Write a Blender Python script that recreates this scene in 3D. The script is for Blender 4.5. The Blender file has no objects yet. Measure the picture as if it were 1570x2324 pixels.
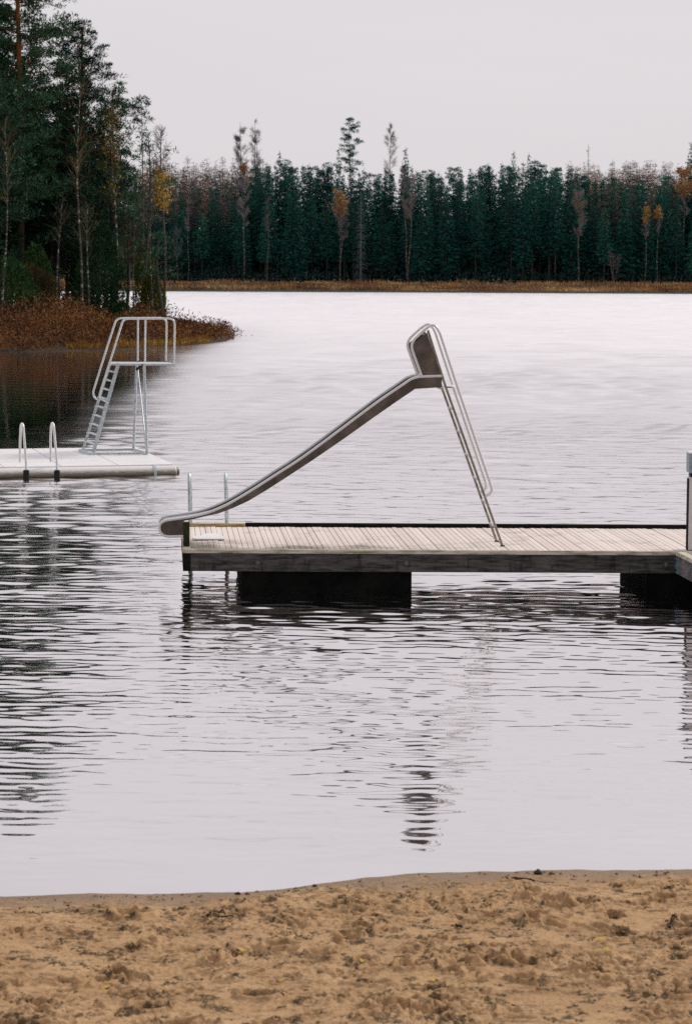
import bpy, math, random
import numpy as np
from mathutils import Vector, Matrix
from mathutils.geometry import tessellate_polygon

R = math.radians
rnd = random.Random(7)
rng = np.random.default_rng(11)
scene = bpy.context.scene
COL = scene.collection

# ------------------------------------------------------------------ camera
CAM_H = 3.75
PITCH = math.atan(544 / 5487.0)
ROLL = R(0.28)
CAM_R = Matrix.Rotation(math.pi / 2 - PITCH, 3, 'X') @ Matrix.Rotation(ROLL, 3, 'Z')


def ray(px, py):
    return CAM_R @ Vector(((px - 785) / 5487.0, (1162 - py) / 5487.0, -1.0))


def at(px, py, Y):
    """measured point of the photograph at distance Y from the camera"""
    d = ray(px, py)
    t = Y / d.y
    return Vector((d.x * t, Y, CAM_H + d.z * t))


def gp(px, py, z=0.0):
    """measured point of the photograph on the level z"""
    d = ray(px, py)
    t = (z - CAM_H) / d.z
    return Vector((d.x * t, d.y * t, z))


cam_d = bpy.data.cameras.new('camera')
cam = bpy.data.objects.new('camera', cam_d)
COL.objects.link(cam)
cam.matrix_world = Matrix.Translation((0, 0, CAM_H)) @ CAM_R.to_4x4()
cam_d.sensor_fit = 'VERTICAL'
cam_d.sensor_height = 36.0
cam_d.lens = 85.0
cam_d.clip_start = 0.1
cam_d.clip_end = 5000
cam_d.dof.use_dof = True
cam_d.dof.focus_distance = 30.0
cam_d.dof.aperture_fstop = 5.6
scene.camera = cam

# ------------------------------------------------------------------ node helpers


def mat(name):
    m = bpy.data.materials.new(name)
    m.use_nodes = True
    nt = m.node_tree
    bs = nt.nodes['Principled BSDF']
    return m, nt, bs


def N(nt, typ, **kw):
    n = nt.nodes.new(typ)
    for k, v in kw.items():
        setattr(n, k, v)
    return n


def noise(nt, scale, detail=4, rough=0.55, vec=None, dist=0.0):
    n = N(nt, 'ShaderNodeTexNoise')
    n.inputs['Scale'].default_value = scale
    n.inputs['Detail'].default_value = detail
    n.inputs['Roughness'].default_value = rough
    n.inputs['Distortion'].default_value = dist
    if vec is not None:
        nt.links.new(vec, n.inputs['Vector'])
    return n


def ramp(nt, fac, stops, interp='LINEAR'):
    r = N(nt, 'ShaderNodeValToRGB')
    r.color_ramp.interpolation = interp
    el = r.color_ramp.elements
    while len(el) < len(stops):
        el.new(0.5)
    for e, (p, c) in zip(el, stops):
        e.position = p
        e.color = (c, c, c, 1) if isinstance(c, (int, float)) else (*c, 1)
    nt.links.new(fac, r.inputs['Fac'])
    return r


def mixc(nt, fac, a, b, mode='MIX'):
    m = N(nt, 'ShaderNodeMix', data_type='RGBA', blend_type=mode)
    for sock, v in ((m.inputs[0], fac), (m.inputs[6], a), (m.inputs[7], b)):
        if hasattr(v, 'is_linked') or hasattr(v, 'links'):
            nt.links.new(v, sock)
        elif isinstance(v, (int, float)):
            sock.default_value = v
        else:
            sock.default_value = (*v, 1)
    return m.outputs[2]


def math_n(nt, op, a, b=None):
    m = N(nt, 'ShaderNodeMath', operation=op)
    for i, v in enumerate((a, b)):
        if v is None:
            continue
        if isinstance(v, (int, float)):
            m.inputs[i].default_value = v
        else:
            nt.links.new(v, m.inputs[i])
    return m.outputs[0]


def mapped(nt, scale=(1, 1, 1), coord='Object', rot=(0, 0, 0)):
    tc = N(nt, 'ShaderNodeTexCoord')
    mp = N(nt, 'ShaderNodeMapping')
    mp.inputs['Scale'].default_value = scale
    mp.inputs['Rotation'].default_value = rot
    nt.links.new(tc.outputs[coord], mp.inputs['Vector'])
    return mp.outputs['Vector']


def bump(nt, bs, height, strength=0.3, dist=0.01):
    b = N(nt, 'ShaderNodeBump')
    b.inputs['Strength'].default_value = strength
    b.inputs['Distance'].default_value = dist
    nt.links.new(height, b.inputs['Height'])
    nt.links.new(b.outputs['Normal'], bs.inputs['Normal'])


def simple(name, a, b, scale=8, rough=0.7, metal=0.0, spec=0.3, stretch=(1, 1, 1), bmp=0.0, bdist=0.01, detail=5,
           lo=0.35, hi=0.65):
    m, nt, bs = mat(name)
    v = mapped(nt, stretch)
    n = noise(nt, scale, detail, 0.6, v)
    r = ramp(nt, n.outputs['Fac'], [(lo, a), (hi, b)])
    nt.links.new(r.outputs['Color'], bs.inputs['Base Color'])
    bs.inputs['Roughness'].default_value = rough
    bs.inputs['Metallic'].default_value = metal
    bs.inputs['Specular IOR Level'].default_value = spec
    if bmp:
        bump(nt, bs, n.outputs['Fac'], bmp, bdist)
    return m


def foliage(name, a, b, c=None, scale=0.6, fine=9.0):
    """leaf colour: varies from clump to clump and from one tree to the next"""
    m, nt, bs = mat(name)
    g = N(nt, 'ShaderNodeNewGeometry')
    n1 = noise(nt, scale, 3, 0.6, g.outputs['Position'])
    n2 = noise(nt, fine, 2, 0.6, g.outputs['Position'])
    s = math_n(nt, 'ADD', math_n(nt, 'MULTIPLY', n1.outputs['Fac'], 0.55), math_n(nt, 'MULTIPLY', n2.outputs['Fac'], 0.45))
    oi = N(nt, 'ShaderNodeObjectInfo')
    s = math_n(nt, 'ADD', s, math_n(nt, 'MULTIPLY', math_n(nt, 'SUBTRACT', oi.outputs['Random'], 0.5), 0.36))
    stops = [(0.3, a), (0.6, b)]
    if c:
        stops.append((0.72, c))
    r = ramp(nt, s, stops)
    nt.links.new(r.outputs['Color'], bs.inputs['Base Color'])
    bs.inputs['Roughness'].default_value = 0.75
    bs.inputs['Specular IOR Level'].default_value = 0.15
    return m


MT = {}

# weathered deck boards: tone changes from board to board and along the grain
SK = R(4.3)          # the cross direction of the jetty turns this much to the left


def deck_mat(name, a, b, dirt, pitch=0.068, grain_rot=SK):
    m, nt, bs = mat(name)
    tc = N(nt, 'ShaderNodeTexCoord')
    rot = N(nt, 'ShaderNodeMapping')
    rot.inputs['Rotation'].default_value = (0, 0, -grain_rot)
    nt.links.new(tc.outputs['Object'], rot.inputs['Vector'])
    sp = N(nt, 'ShaderNodeSeparateXYZ')
    nt.links.new(rot.outputs['Vector'], sp.inputs[0])
    fl = math_n(nt, 'FLOOR', math_n(nt, 'DIVIDE', sp.outputs['X'], pitch))
    wn = N(nt, 'ShaderNodeTexWhiteNoise', noise_dimensions='1D')
    nt.links.new(fl, wn.inputs['W'])
    st = N(nt, 'ShaderNodeMapping')
    st.inputs['Scale'].default_value = (30, 2.2, 1)
    nt.links.new(rot.outputs['Vector'], st.inputs['Vector'])
    gr = noise(nt, 3.0, 6, 0.65, st.outputs['Vector'])
    f = math_n(nt, 'ADD', math_n(nt, 'MULTIPLY', wn.outputs['Value'], 0.45), math_n(nt, 'MULTIPLY', gr.outputs['Fac'], 0.6))
    c = ramp(nt, f, [(0.25, a), (0.75, b)]).outputs['Color']
    dn = noise(nt, 1.6, 6, 0.7, tc.outputs['Object'])
    # trodden dirt and moss gather along the low front edge and at the slide end
    near = N(nt, 'ShaderNodeMapRange')
    near.inputs['From Min'].default_value = 0.9
    near.inputs['From Max'].default_value = 0.0
    nt.links.new(sp.outputs['Y'], near.inputs['Value'])
    left = N(nt, 'ShaderNodeMapRange')
    left.inputs['From Min'].default_value = 3.9
    left.inputs['From Max'].default_value = 0.0
    nt.links.new(sp.outputs['X'], left.inputs['Value'])
    k = math_n(nt, 'ADD', dn.outputs['Fac'], math_n(nt, 'MULTIPLY', math_n(nt, 'MULTIPLY', near.outputs[0], left.outputs[0]), 0.34))
    d = ramp(nt, k, [(0.56, 0.0), (0.82, 0.75)]).outputs['Color']
    c = mixc(nt, d, c, dirt)
    nt.links.new(c, bs.inputs['Base Color'])
    bs.inputs['Roughness'].default_value = 0.75
    bs.inputs['Specular IOR Level'].default_value = 0.25
    bump(nt, bs, gr.outputs['Fac'], 0.4, 0.004)
    return m


MT['deck'] = deck_mat('weathered_boards', (0.68, 0.59, 0.54), (0.82, 0.73, 0.675), (0.10, 0.085, 0.05))


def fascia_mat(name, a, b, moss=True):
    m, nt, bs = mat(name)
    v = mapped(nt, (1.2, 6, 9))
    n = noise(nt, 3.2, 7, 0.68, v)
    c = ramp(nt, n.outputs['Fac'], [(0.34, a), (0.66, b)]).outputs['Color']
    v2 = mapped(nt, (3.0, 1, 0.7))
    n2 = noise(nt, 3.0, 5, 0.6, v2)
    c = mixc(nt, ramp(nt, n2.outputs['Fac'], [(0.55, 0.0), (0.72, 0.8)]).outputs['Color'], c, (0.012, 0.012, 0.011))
    nt.links.new(c, bs.inputs['Base Color'])
    bs.inputs['Roughness'].default_value = 0.8
    bs.inputs['Specular IOR Level'].default_value = 0.08
    bump(nt, bs, n.outputs['Fac'], 0.5, 0.006)
    return m


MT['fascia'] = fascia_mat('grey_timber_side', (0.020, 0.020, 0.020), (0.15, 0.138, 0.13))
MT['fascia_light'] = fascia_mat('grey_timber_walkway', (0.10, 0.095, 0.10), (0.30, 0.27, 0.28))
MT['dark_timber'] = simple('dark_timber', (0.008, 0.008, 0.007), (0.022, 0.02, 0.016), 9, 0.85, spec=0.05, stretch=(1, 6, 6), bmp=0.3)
MT['moss_timber'] = simple('mossy_timber', (0.012, 0.016, 0.008), (0.05, 0.055, 0.018), 7, 0.9, bmp=0.4, lo=0.4, hi=0.7)
MT['edge_board'] = simple('edge_board', (0.26, 0.24, 0.10), (0.70, 0.63, 0.54), 5, 0.8, stretch=(0.6, 4, 4), bmp=0.3, lo=0.36, hi=0.56)
MT['yellow_wood'] = simple('fresh_yellow_timber', (0.30, 0.19, 0.05), (0.62, 0.50, 0.26), 6, 0.7, stretch=(0.7, 5, 5), bmp=0.2)
MT['pontoon'] = simple('shaded_black_pontoon', (0.004, 0.005, 0.005), (0.014, 0.014, 0.012), 4, 0.8, spec=0.05, bmp=0.3)  # near-black: the shade under the deck is put into the float colour
MT['steel'] = simple('galvanised_steel', (0.40, 0.46, 0.50), (0.66, 0.71, 0.73), 22, 0.45, metal=0.5, spec=0.5)
MT['dark_steel'] = simple('tarnished_bolt_shaded_leg_steel', (0.10, 0.10, 0.10), (0.2, 0.2, 0.2), 40, 0.6, metal=0.4)  # tarnish on the bolts; on the ladder legs the dark tone is painted shade
MT['steel_pale'] = simple('pale_galvanised_rail', (0.60, 0.63, 0.65), (0.80, 0.82, 0.83), 22, 0.4, metal=0.3)
MT['steel_blue'] = simple('galvanised_plate', (0.09, 0.2, 0.27), (0.2, 0.36, 0.42), 16, 0.55, metal=0.3)
MT['tube'] = simple('polished_tube', (0.82, 0.81, 0.79), (0.90, 0.89, 0.88), 18, 0.3, metal=0.25, spec=0.5)
MT['tube_dark'] = simple('brown_grey_tube', (0.22, 0.20, 0.15), (0.42, 0.39, 0.32), 14, 0.35, metal=0.7, spec=0.5)  # brown-grey steel, tone varying at random
MT['sheet'] = simple('dull_sheet_steel', (0.10, 0.09, 0.086), (0.23, 0.205, 0.195), 3, 0.3, metal=0.85, spec=0.4, stretch=(1.4, 1, 1.0))
MT['bed'] = simple('chute_steel', (0.40, 0.42, 0.44), (0.55, 0.57, 0.6), 7, 0.35, metal=0.8, spec=0.5, stretch=(0.5, 5, 1))
MT['white'] = simple('white_plate', (0.78, 0.78, 0.78), (0.84, 0.84, 0.84), 30, 0.45)
MT['plastic'] = simple('pale_float_plastic', (0.76, 0.745, 0.755), (0.84, 0.825, 0.83), 3, 0.5, spec=0.4)
MT['post_paint'] = simple('pale_post_paint', (0.66, 0.63, 0.645), (0.82, 0.79, 0.80), 12, 0.6, stretch=(4, 4, 0.7))
MT['black'] = simple('black_plastic', (0.010, 0.010, 0.011), (0.02, 0.02, 0.02), 20, 0.5)
MT['cap_blue'] = simple('pale_blue_box', (0.22, 0.29, 0.36), (0.40, 0.46, 0.52), 24, 0.6)


def tube_float_mat():
    m, nt, bs = mat('float_tube_with_waterline_grime')
    tc = N(nt, 'ShaderNodeTexCoord')
    sp = N(nt, 'ShaderNodeSeparateXYZ')
    nt.links.new(tc.outputs['Object'], sp.inputs[0])
    n = noise(nt, 5, 5, 0.6, mapped(nt, (1, 6, 14)))
    h = math_n(nt, 'ADD', sp.outputs['Z'], math_n(nt, 'MULTIPLY', math_n(nt, 'SUBTRACT', n.outputs['Fac'], 0.5), 0.10))
    r = ramp(nt, h, [(0.0, (0.05, 0.042, 0.03)), (0.07, (0.26, 0.22, 0.16)), (0.13, (0.80, 0.78, 0.77))])
    nt.links.new(r.outputs['Color'], bs.inputs['Base Color'])
    bs.inputs['Roughness'].default_value = 0.5
    return m


MT['float_tube'] = tube_float_mat()

MT['pine_bark'] = None


def bark(name, low, high, z0, z1, scale=6):
    """bark colour by height on the stem: grey and scaly below, foxy above"""
    m, nt, bs = mat(name)
    tc = N(nt, 'ShaderNodeTexCoord')
    sp = N(nt, 'ShaderNodeSeparateXYZ')
    nt.links.new(tc.outputs['Object'], sp.inputs[0])
    mr = N(nt, 'ShaderNodeMapRange')
    mr.inputs['From Min'].default_value = z0
    mr.inputs['From Max'].default_value = z1
    nt.links.new(sp.outputs['Z'], mr.inputs['Value'])
    n = noise(nt, scale, 5, 0.65, mapped(nt, (3, 3, 0.7)))
    c = mixc(nt, mr.outputs[0], low, high)
    c = mixc(nt, ramp(nt, n.outputs['Fac'], [(0.38, 0.65), (0.6, 0.0)]).outputs['Color'], c, (0.02, 0.015, 0.012))
    nt.links.new(c, bs.inputs['Base Color'])
    bs.inputs['Roughness'].default_value = 0.9
    bs.inputs['Specular IOR Level'].default_value = 0.1
    return m


MT['pine_bark'] = bark('scots_pine_bark', (0.085, 0.065, 0.052), (0.40, 0.16, 0.055), 8.5, 12.0)
MT['spruce_bark'] = bark('spruce_bark', (0.11, 0.10, 0.10), (0.10, 0.075, 0.055), 0, 20)
MT['grey_bark'] = bark('grey_dead_bark', (0.25, 0.25, 0.27), (0.30, 0.29, 0.30), 0, 20)
MT['twig_bark'] = bark('bare_twig_bark', (0.12, 0.10, 0.095), (0.16, 0.12, 0.115), 0, 12)


def birch_bark():
    m, nt, bs = mat('birch_bark')
    n = noise(nt, 2.2, 4, 0.7, mapped(nt, (1.2, 1.2, 2.2)))
    r = ramp(nt, n.outputs['Fac'], [(0.52, (0.04, 0.034, 0.028)), (0.64, (0.55, 0.50, 0.44))])
    nt.links.new(r.outputs['Color'], bs.inputs['Base Color'])
    bs.inputs['Roughness'].default_value = 0.8
    return m


MT['birch_bark'] = birch_bark()
MT['pine_needles'] = foliage('pine_needles', (0.012, 0.042, 0.024), (0.042, 0.108, 0.056), (0.10, 0.145, 0.05), 0.5, 5)
MT['spruce_needles'] = foliage('spruce_needles', (0.008, 0.062, 0.056), (0.024, 0.150, 0.116), (0.045, 0.19, 0.13), 0.16, 2.5)
MT['dead_needles'] = foliage('dead_grey_twigs', (0.06, 0.085, 0.095), (0.12, 0.15, 0.16), None, 0.3, 3)
MT['bare_twigs'] = foliage('bare_mauve_twigs', (0.17, 0.135, 0.145), (0.29, 0.235, 0.24), None, 0.3, 3)
MT['larch_twigs'] = foliage('bare_larch_twigs', (0.12, 0.10, 0.105), (0.25, 0.18, 0.165), (0.38, 0.25, 0.14), 0.12, 2)
MT['gold'] = foliage('golden_leaves', (0.26, 0.13, 0.025), (0.52, 0.29, 0.06), (0.62, 0.38, 0.11), 0.4, 4)
MT['copper'] = foliage('copper_leaves', (0.34, 0.18, 0.075), (0.56, 0.33, 0.15), (0.62, 0.41, 0.20), 0.4, 4)
MT['yellow'] = foliage('yellow_leaves', (0.30, 0.17, 0.012), (0.60, 0.38, 0.03), (0.66, 0.42, 0.05), 0.6, 5)
MT['juniper'] = foliage('juniper_green', (0.012, 0.046, 0.020), (0.045, 0.11, 0.03), (0.11, 0.16, 0.04), 0.7, 6)
MT['olive'] = foliage('olive_young_needles', (0.05, 0.08, 0.016), (0.16, 0.18, 0.035), (0.25, 0.21, 0.05), 0.8, 6)
MT['brown_twigs'] = foliage('brown_thicket_twigs', (0.035, 0.028, 0.016), (0.085, 0.065, 0.03), (0.13, 0.10, 0.04), 0.6, 5)

# ------------------------------------------------------------------ mesh helpers


def tag(o, label=None, cat=None, group=None, kind=None):
    if label:
        o['label'] = label
    if cat:
        o['category'] = cat
    if group:
        o['group'] = group
    if kind:
        o['kind'] = kind
    return o


def empty(name, loc, label, cat, group=None, rz=0.0):
    o = bpy.data.objects.new(name, None)
    COL.objects.link(o)
    o.location = loc
    o.rotation_euler = (0, 0, rz)
    o.empty_display_size = 0.2
    return tag(o, label, cat, group)


class MB:
    """collects boxes, tubes and prisms in world metres; build() links them as one mesh object"""

    def __init__(s):
        s.v, s.f, s.sm = [], [], []

    def add(s, vs, fs, smooth=False):
        o = len(s.v)
        s.v += [tuple(v) for v in vs]
        s.f += [tuple(i + o for i in f) for f in fs]
        s.sm += [smooth] * len(fs)
        return s

    def hexa(s, p):  # 8 corners: bottom ring, top ring
        return s.add(p, [(3, 2, 1, 0), (4, 5, 6, 7), (0, 1, 5, 4), (1, 2, 6, 5), (2, 3, 7, 6), (3, 0, 4, 7)])

    def box(s, x0, x1, y0, y1, z0, z1, bev=0.0, skew=0.0):
        """box with chamfered long edges; skew slides the far side to the left"""
        def P(x, y, z):
            return (x - skew * y, y, z)
        if bev <= 0:
            return s.hexa([P(x0, y0, z0), P(x1, y0, z0), P(x1, y1, z0), P(x0, y1, z0),
                           P(x0, y0, z1), P(x1, y0, z1), P(x1, y1, z1), P(x0, y1, z1)])
        b = bev
        rings = [[(x0 + b, y0 + b, z0), (x1 - b, y0 + b, z0), (x1 - b, y1 - b, z0), (x0 + b, y1 - b, z0)],
                 [(x0, y0, z0 + b), (x1, y0, z0 + b), (x1, y1, z0 + b), (x0, y1, z0 + b)],
                 [(x0, y0, z1 - b), (x1, y0, z1 - b), (x1, y1, z1 - b), (x0, y1, z1 - b)],
                 [(x0 + b, y0 + b, z1), (x1 - b, y0 + b, z1), (x1 - b, y1 - b, z1), (x0 + b, y1 - b, z1)]]
        vs = [P(*p) for r in rings for p in r]
        fs = [(3, 2, 1, 0), (12, 13, 14, 15)]
        for k in range(3):
            for i in range(4):
                j = (i + 1) % 4
                fs.append((k * 4 + i, k * 4 + j, k * 4 + 4 + j, k * 4 + 4 + i))
        return s.add(vs, fs)

    def tube(s, path, r, n=10, caps=True):
        path = [Vector(p) for p in path]
        rr = r if isinstance(r, (list, tuple)) else [r] * len(path)
        vs, fs = [], []
        t0 = (path[1] - path[0]).normalized()
        u = t0.orthogonal().normalized()
        for i, p in enumerate(path):
            a = path[max(0, i - 1)]
            b = path[min(len(path) - 1, i + 1)]
            t = (b - a).normalized()
            u = (u - t * u.dot(t)).normalized()
            w = t.cross(u)
            for k in range(n):
                an = 2 * math.pi * k / n
                vs.append(p + (u * math.cos(an) + w * math.sin(an)) * rr[i])
        for i in range(len(path) - 1):
            for k in range(n):
                j = (k + 1) % n
                fs.append((i * n + k, i * n + j, i * n + n + j, i * n + n + k))
        if caps:
            fs.append(tuple(range(n - 1, -1, -1)))
            fs.append(tuple((len(path) - 1) * n + k for k in range(n)))
        return s.add(vs, fs, True)

    def prism(s, poly, off):
        """solid between a planar outline and the same outline moved by off"""
        poly = [Vector(p) for p in poly]
        off = Vector(off)
        n = len(poly)
        tri = tessellate_polygon([poly])
        vs = poly + [p + off for p in poly]
        fs = [tuple(t) for t in tri] + [tuple(i + n for i in reversed(t)) for t in tri]
        for i in range(n):
            j = (i + 1) % n
            fs.append((i, j, n + j, n + i))
        return s.add(vs, fs)

    def strip(s, a, b, thick):
        """sheet between two rails, with thickness along thick"""
        th = Vector(thick)
        n = len(a)
        vs = [Vector(p) for p in a] + [Vector(p) for p in b]
        vs += [v - th for v in vs]
        fs = []
        for i in range(n - 1):
            fs.append((i, i + 1, n + i + 1, n + i))
            fs.append((2 * n + i + 1, 2 * n + i, 3 * n + i, 3 * n + i + 1))
        return s.add(vs, fs, True)

    def build(s, name, m, parent=None, origin=None):
        o0 = Vector(origin) if origin is not None else (parent.matrix_basis.translation.copy() if parent is not None and parent.parent is None else Vector((0, 0, 0)))
        if parent is not None and parent.parent is not None:
            o0 = parent.parent.matrix_basis.translation.copy()
        me = bpy.data.meshes.new(name)
        me.from_pydata([tuple(Vector(v) - o0) for v in s.v], [], s.f)
        me.polygons.foreach_set('use_smooth', s.sm)
        me.materials.append(m)
        import bmesh
        bm = bmesh.new()
        bm.from_mesh(me)
        bmesh.ops.recalc_face_normals(bm, faces=bm.faces)
        bm.to_mesh(me)
        bm.free()
        if any(s.sm):
            me.set_sharp_from_angle(angle=R(45))
        ob = bpy.data.objects.new(name, me)
        COL.objects.link(ob)
        if parent is not None:
            ob.parent = parent
        else:
            ob.location = o0
        return ob


def fillet(pts, r, n=6):
    """round the corners of a polyline"""
    pts = [Vector(p) for p in pts]
    out = [pts[0]]
    for i in range(1, len(pts) - 1):
        p, a, b = pts[i], pts[i - 1], pts[i + 1]
        ra = min(r, (a - p).length * 0.48, (b - p).length * 0.48)
        q0 = p + (a - p).normalized() * ra
        q1 = p + (b - p).normalized() * ra
        for k in range(n + 1):
            t = k / n
            out.append(q0 * (1 - t) ** 2 + p * 2 * t * (1 - t) + q1 * t * t)
    out.append(pts[-1])
    return out


class NP:
    """numpy quad collector for leaves, twigs and stems"""

    def __init__(s):
        s.v, s.q, s.n = [], [], 0

    def add(s, v, q):
        s.v.append(np.asarray(v, float))
        s.q.append(np.asarray(q, np.int64) + s.n)
        s.n += len(v)

    def cards(s, C, D, L, W, g):
        n = len(C)
        D = D / (np.linalg.norm(D, axis=1, keepdims=True) + 1e-9)
        S = np.cross(D, g.normal(size=(n, 3)))
        S /= np.linalg.norm(S, axis=1, keepdims=True) + 1e-9
        L = np.broadcast_to(L, (n,))[:, None]
        W = np.broadcast_to(W, (n,))[:, None]
        v = np.stack([C, C + D * L * .45 + S * W / 2, C + D * L, C + D * L * .45 - S * W / 2], 1).reshape(-1, 3)
        s.add(v, np.arange(n * 4).reshape(-1, 4))

    def stem(s, P, rad, n=6):
        P = np.asarray(P, float)
        k = len(P)
        T = np.gradient(P, axis=0)
        T /= np.linalg.norm(T, axis=1, keepdims=True) + 1e-9
        ref = np.array([0.31, 0.95, 0.02]) if abs(T[0, 2]) > .7 else np.array([0.05, 0.1, 0.99])
        U = np.cross(T, ref)
        U /= np.linalg.norm(U, axis=1, keepdims=True) + 1e-9
        Wv = np.cross(T, U)
        an = np.linspace(0, 2 * np.pi, n, endpoint=False)
        rad = np.broadcast_to(rad, (k,))
        v = P[:, None] + rad[:, None, None] * (U[:, None] * np.cos(an)[None, :, None] + Wv[:, None] * np.sin(an)[None, :, None])
        i, j = np.meshgrid(np.arange(k - 1), np.arange(n), indexing='ij')
        j2 = (j + 1) % n
        q = np.stack([i * n + j, i * n + j2, (i + 1) * n + j2, (i + 1) * n + j], -1).reshape(-1, 4)
        s.add(v.reshape(-1, 3), q)

    def mesh(s, name, m, smooth=False):
        return np_mesh(name, np.concatenate(s.v), np.concatenate(s.q), m, smooth)


def np_mesh(name, V, Q, m, smooth=False, attrs=None):
    me = bpy.data.meshes.new(name)
    me.vertices.add(len(V))
    me.vertices.foreach_set('co', V.astype(np.float32).ravel())
    me.loops.add(Q.size)
    me.loops.foreach_set('vertex_index', Q.astype(np.int32).ravel())
    me.polygons.add(len(Q))
    me.polygons.foreach_set('loop_start', np.arange(0, Q.size, 4, dtype=np.int32))
    me.polygons.foreach_set('use_smooth', np.full(len(Q), smooth))
    for k, a in (attrs or {}).items():
        at_ = me.attributes.new(k, 'FLOAT', 'POINT')
        at_.data.foreach_set('value', a.astype(np.float32).ravel())
    me.update(calc_edges=True)
    if m:
        me.materials.append(m)
    return me


def link(name, me, parent=None, loc=(0, 0, 0)):
    o = bpy.data.objects.new(name, me)
    COL.objects.link(o)
    o.location = loc
    o.parent = parent
    return o


def copy_tree(o, parent=None):
    c = o.copy()
    COL.objects.link(c)
    c.parent = parent
    for ch in list(o.children):
        copy_tree(ch, c)
    return c


_T = np.random.default_rng(5).random((64, 256, 256)).astype(np.float32)


def vn(x, y, seed=0):
    """smooth value noise 0..1"""
    T = _T[seed % 64]
    xi, yi = np.floor(x).astype(int), np.floor(y).astype(int)
    fx, fy = x - xi, y - yi
    fx, fy = fx * fx * (3 - 2 * fx), fy * fy * (3 - 2 * fy)
    a, b = T[xi & 255, yi & 255], T[(xi + 1) & 255, yi & 255]
    c, d = T[xi & 255, (yi + 1) & 255], T[(xi + 1) & 255, (yi + 1) & 255]
    return (a * (1 - fx) + b * fx) * (1 - fy) + (c * (1 - fx) + d * fx) * fy


def fbm(x, y, seed=0, octv=4, gain=0.5):
    s, a, t = 0, 1, 0
    for k in range(octv):
        s = s + a * vn(x * 2 ** k + 17.3 * k, y * 2 ** k + 9.1 * k, seed + k)
        t += a
        a *= gain
    return s / t


def sstep(a, b, x):
    t = np.clip((x - a) / (b - a), 0, 1)
    return t * t * (3 - 2 * t)


def grid_quads(nr, nc):
    i, j = np.meshgrid(np.arange(nr - 1), np.arange(nc - 1), indexing='ij')
    return np.stack([i * nc + j, i * nc + j + 1, (i + 1) * nc + j + 1, (i + 1) * nc + j], -1).reshape(-1, 4)


# ------------------------------------------------------------------ shore line of the beach
_sh = [gp(px, py) for px, py in ((-300, 2036), (0, 2034), (200, 2030), (400, 2027), (550, 2024), (640, 2017), (720, 2006),
                                 (820, 1992), (920, 1984), (1050, 1979), (1250, 1976), (1570, 1972), (1900, 1971))]
SHX = np.array([-60.0] + [p.x for p in _sh] + [60.0])
SHY = np.array([_sh[0].y - 3.0] + [p.y for p in _sh] + [_sh[-1].y + 1.5])


def shore_y(x):
    return np.interp(x, SHX, SHY)


def beach_z(x, y):
    d = shore_y(x) - y
    up = 0.045 * d + 0.006 * np.clip(d, 0, 30) ** 2
    return np.where(d > 0, np.minimum(up, 2.2 + 0.01 * d), np.maximum(0.055 * d, -4.0))


# ------------------------------------------------------------------ sand
def sand_material():
    m, nt, bs = mat('beach_sand')
    g = N(nt, 'ShaderNodeNewGeometry')
    sp = N(nt, 'ShaderNodeSeparateXYZ')
    nt.links.new(g.outputs['Position'], sp.inputs[0])
    n1 = noise(nt, 2.2, 5, 0.6, g.outputs['Position'])
    n2 = noise(nt, 55, 4, 0.7, g.outputs['Position'])
    n3 = noise(nt, 260, 2, 0.6, g.outputs['Position'])
    s = math_n(nt, 'ADD', math_n(nt, 'MULTIPLY', n1.outputs['Fac'], 0.45), math_n(nt, 'MULTIPLY', n2.outputs['Fac'], 0.55))
    c = ramp(nt, s, [(0.32, (0.28, 0.164, 0.080)), (0.5, (0.45, 0.278, 0.143)), (0.68, (0.60, 0.395, 0.22))]).outputs['Color']
    c = mixc(nt, ramp(nt, n3.outputs['Fac'], [(0.60, 0.0), (0.72, 0.6)]).outputs['Color'], c, (0.13, 0.08, 0.04))
    at_ = N(nt, 'ShaderNodeAttribute', attribute_name='litter')  # strewn litter plus the darker middles of the hollows
    mp = N(nt, 'ShaderNodeMapping')
    mp.inputs['Scale'].default_value = (26, 30, 30)
    nt.links.new(g.outputs['Position'], mp.inputs['Vector'])
    n4 = noise(nt, 1.0, 6, 0.72, mp.outputs['Vector'])
    k = math_n(nt, 'ADD', n4.outputs['Fac'], math_n(nt, 'MULTIPLY', at_.outputs['Fac'], 0.20))
    mp2 = N(nt, 'ShaderNodeMapping')
    mp2.inputs['Scale'].default_value = (9, 11, 11)
    nt.links.new(g.outputs['Position'], mp2.inputs['Vector'])
    n5 = noise(nt, 1.0, 8, 0.74, mp2.outputs['Vector'])
    c = mixc(nt, ramp(nt, n5.outputs['Fac'], [(0.52, 0.0), (0.63, 0.72)]).outputs['Color'], c, (0.165, 0.10, 0.05))
    lt = ramp(nt, k, [(0.575, 0.0), (0.65, 0.85)]).outputs['Color']
    c = mixc(nt, lt, c, (0.06, 0.042, 0.02))
    # wet margin by the water
    wet = N(nt, 'ShaderNodeMapRange')
    wet.inputs['From Min'].default_value = 0.020
    wet.inputs['From Max'].default_value = 0.004
    nt.links.new(sp.outputs['Z'], wet.inputs['Value'])
    c = mixc(nt, math_n(nt, 'MULTIPLY', wet.outputs[0], 0.75), c, (0.17, 0.11, 0.062))
    nt.links.new(c, bs.inputs['Base Color'])
    rr = N(nt, 'ShaderNodeMapRange')
    rr.inputs['To Min'].default_value = 0.9
    rr.inputs['To Max'].default_value = 0.4
    nt.links.new(wet.outputs[0], rr.inputs['Value'])
    nt.links.new(rr.outputs[0], bs.inputs['Roughness'])
    bs.inputs['Specular IOR Level'].default_value = 0.2
    bump(nt, bs, n2.outputs['Fac'], 0.5, 0.012)
    return m


MT['sand'] = sand_material()

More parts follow.
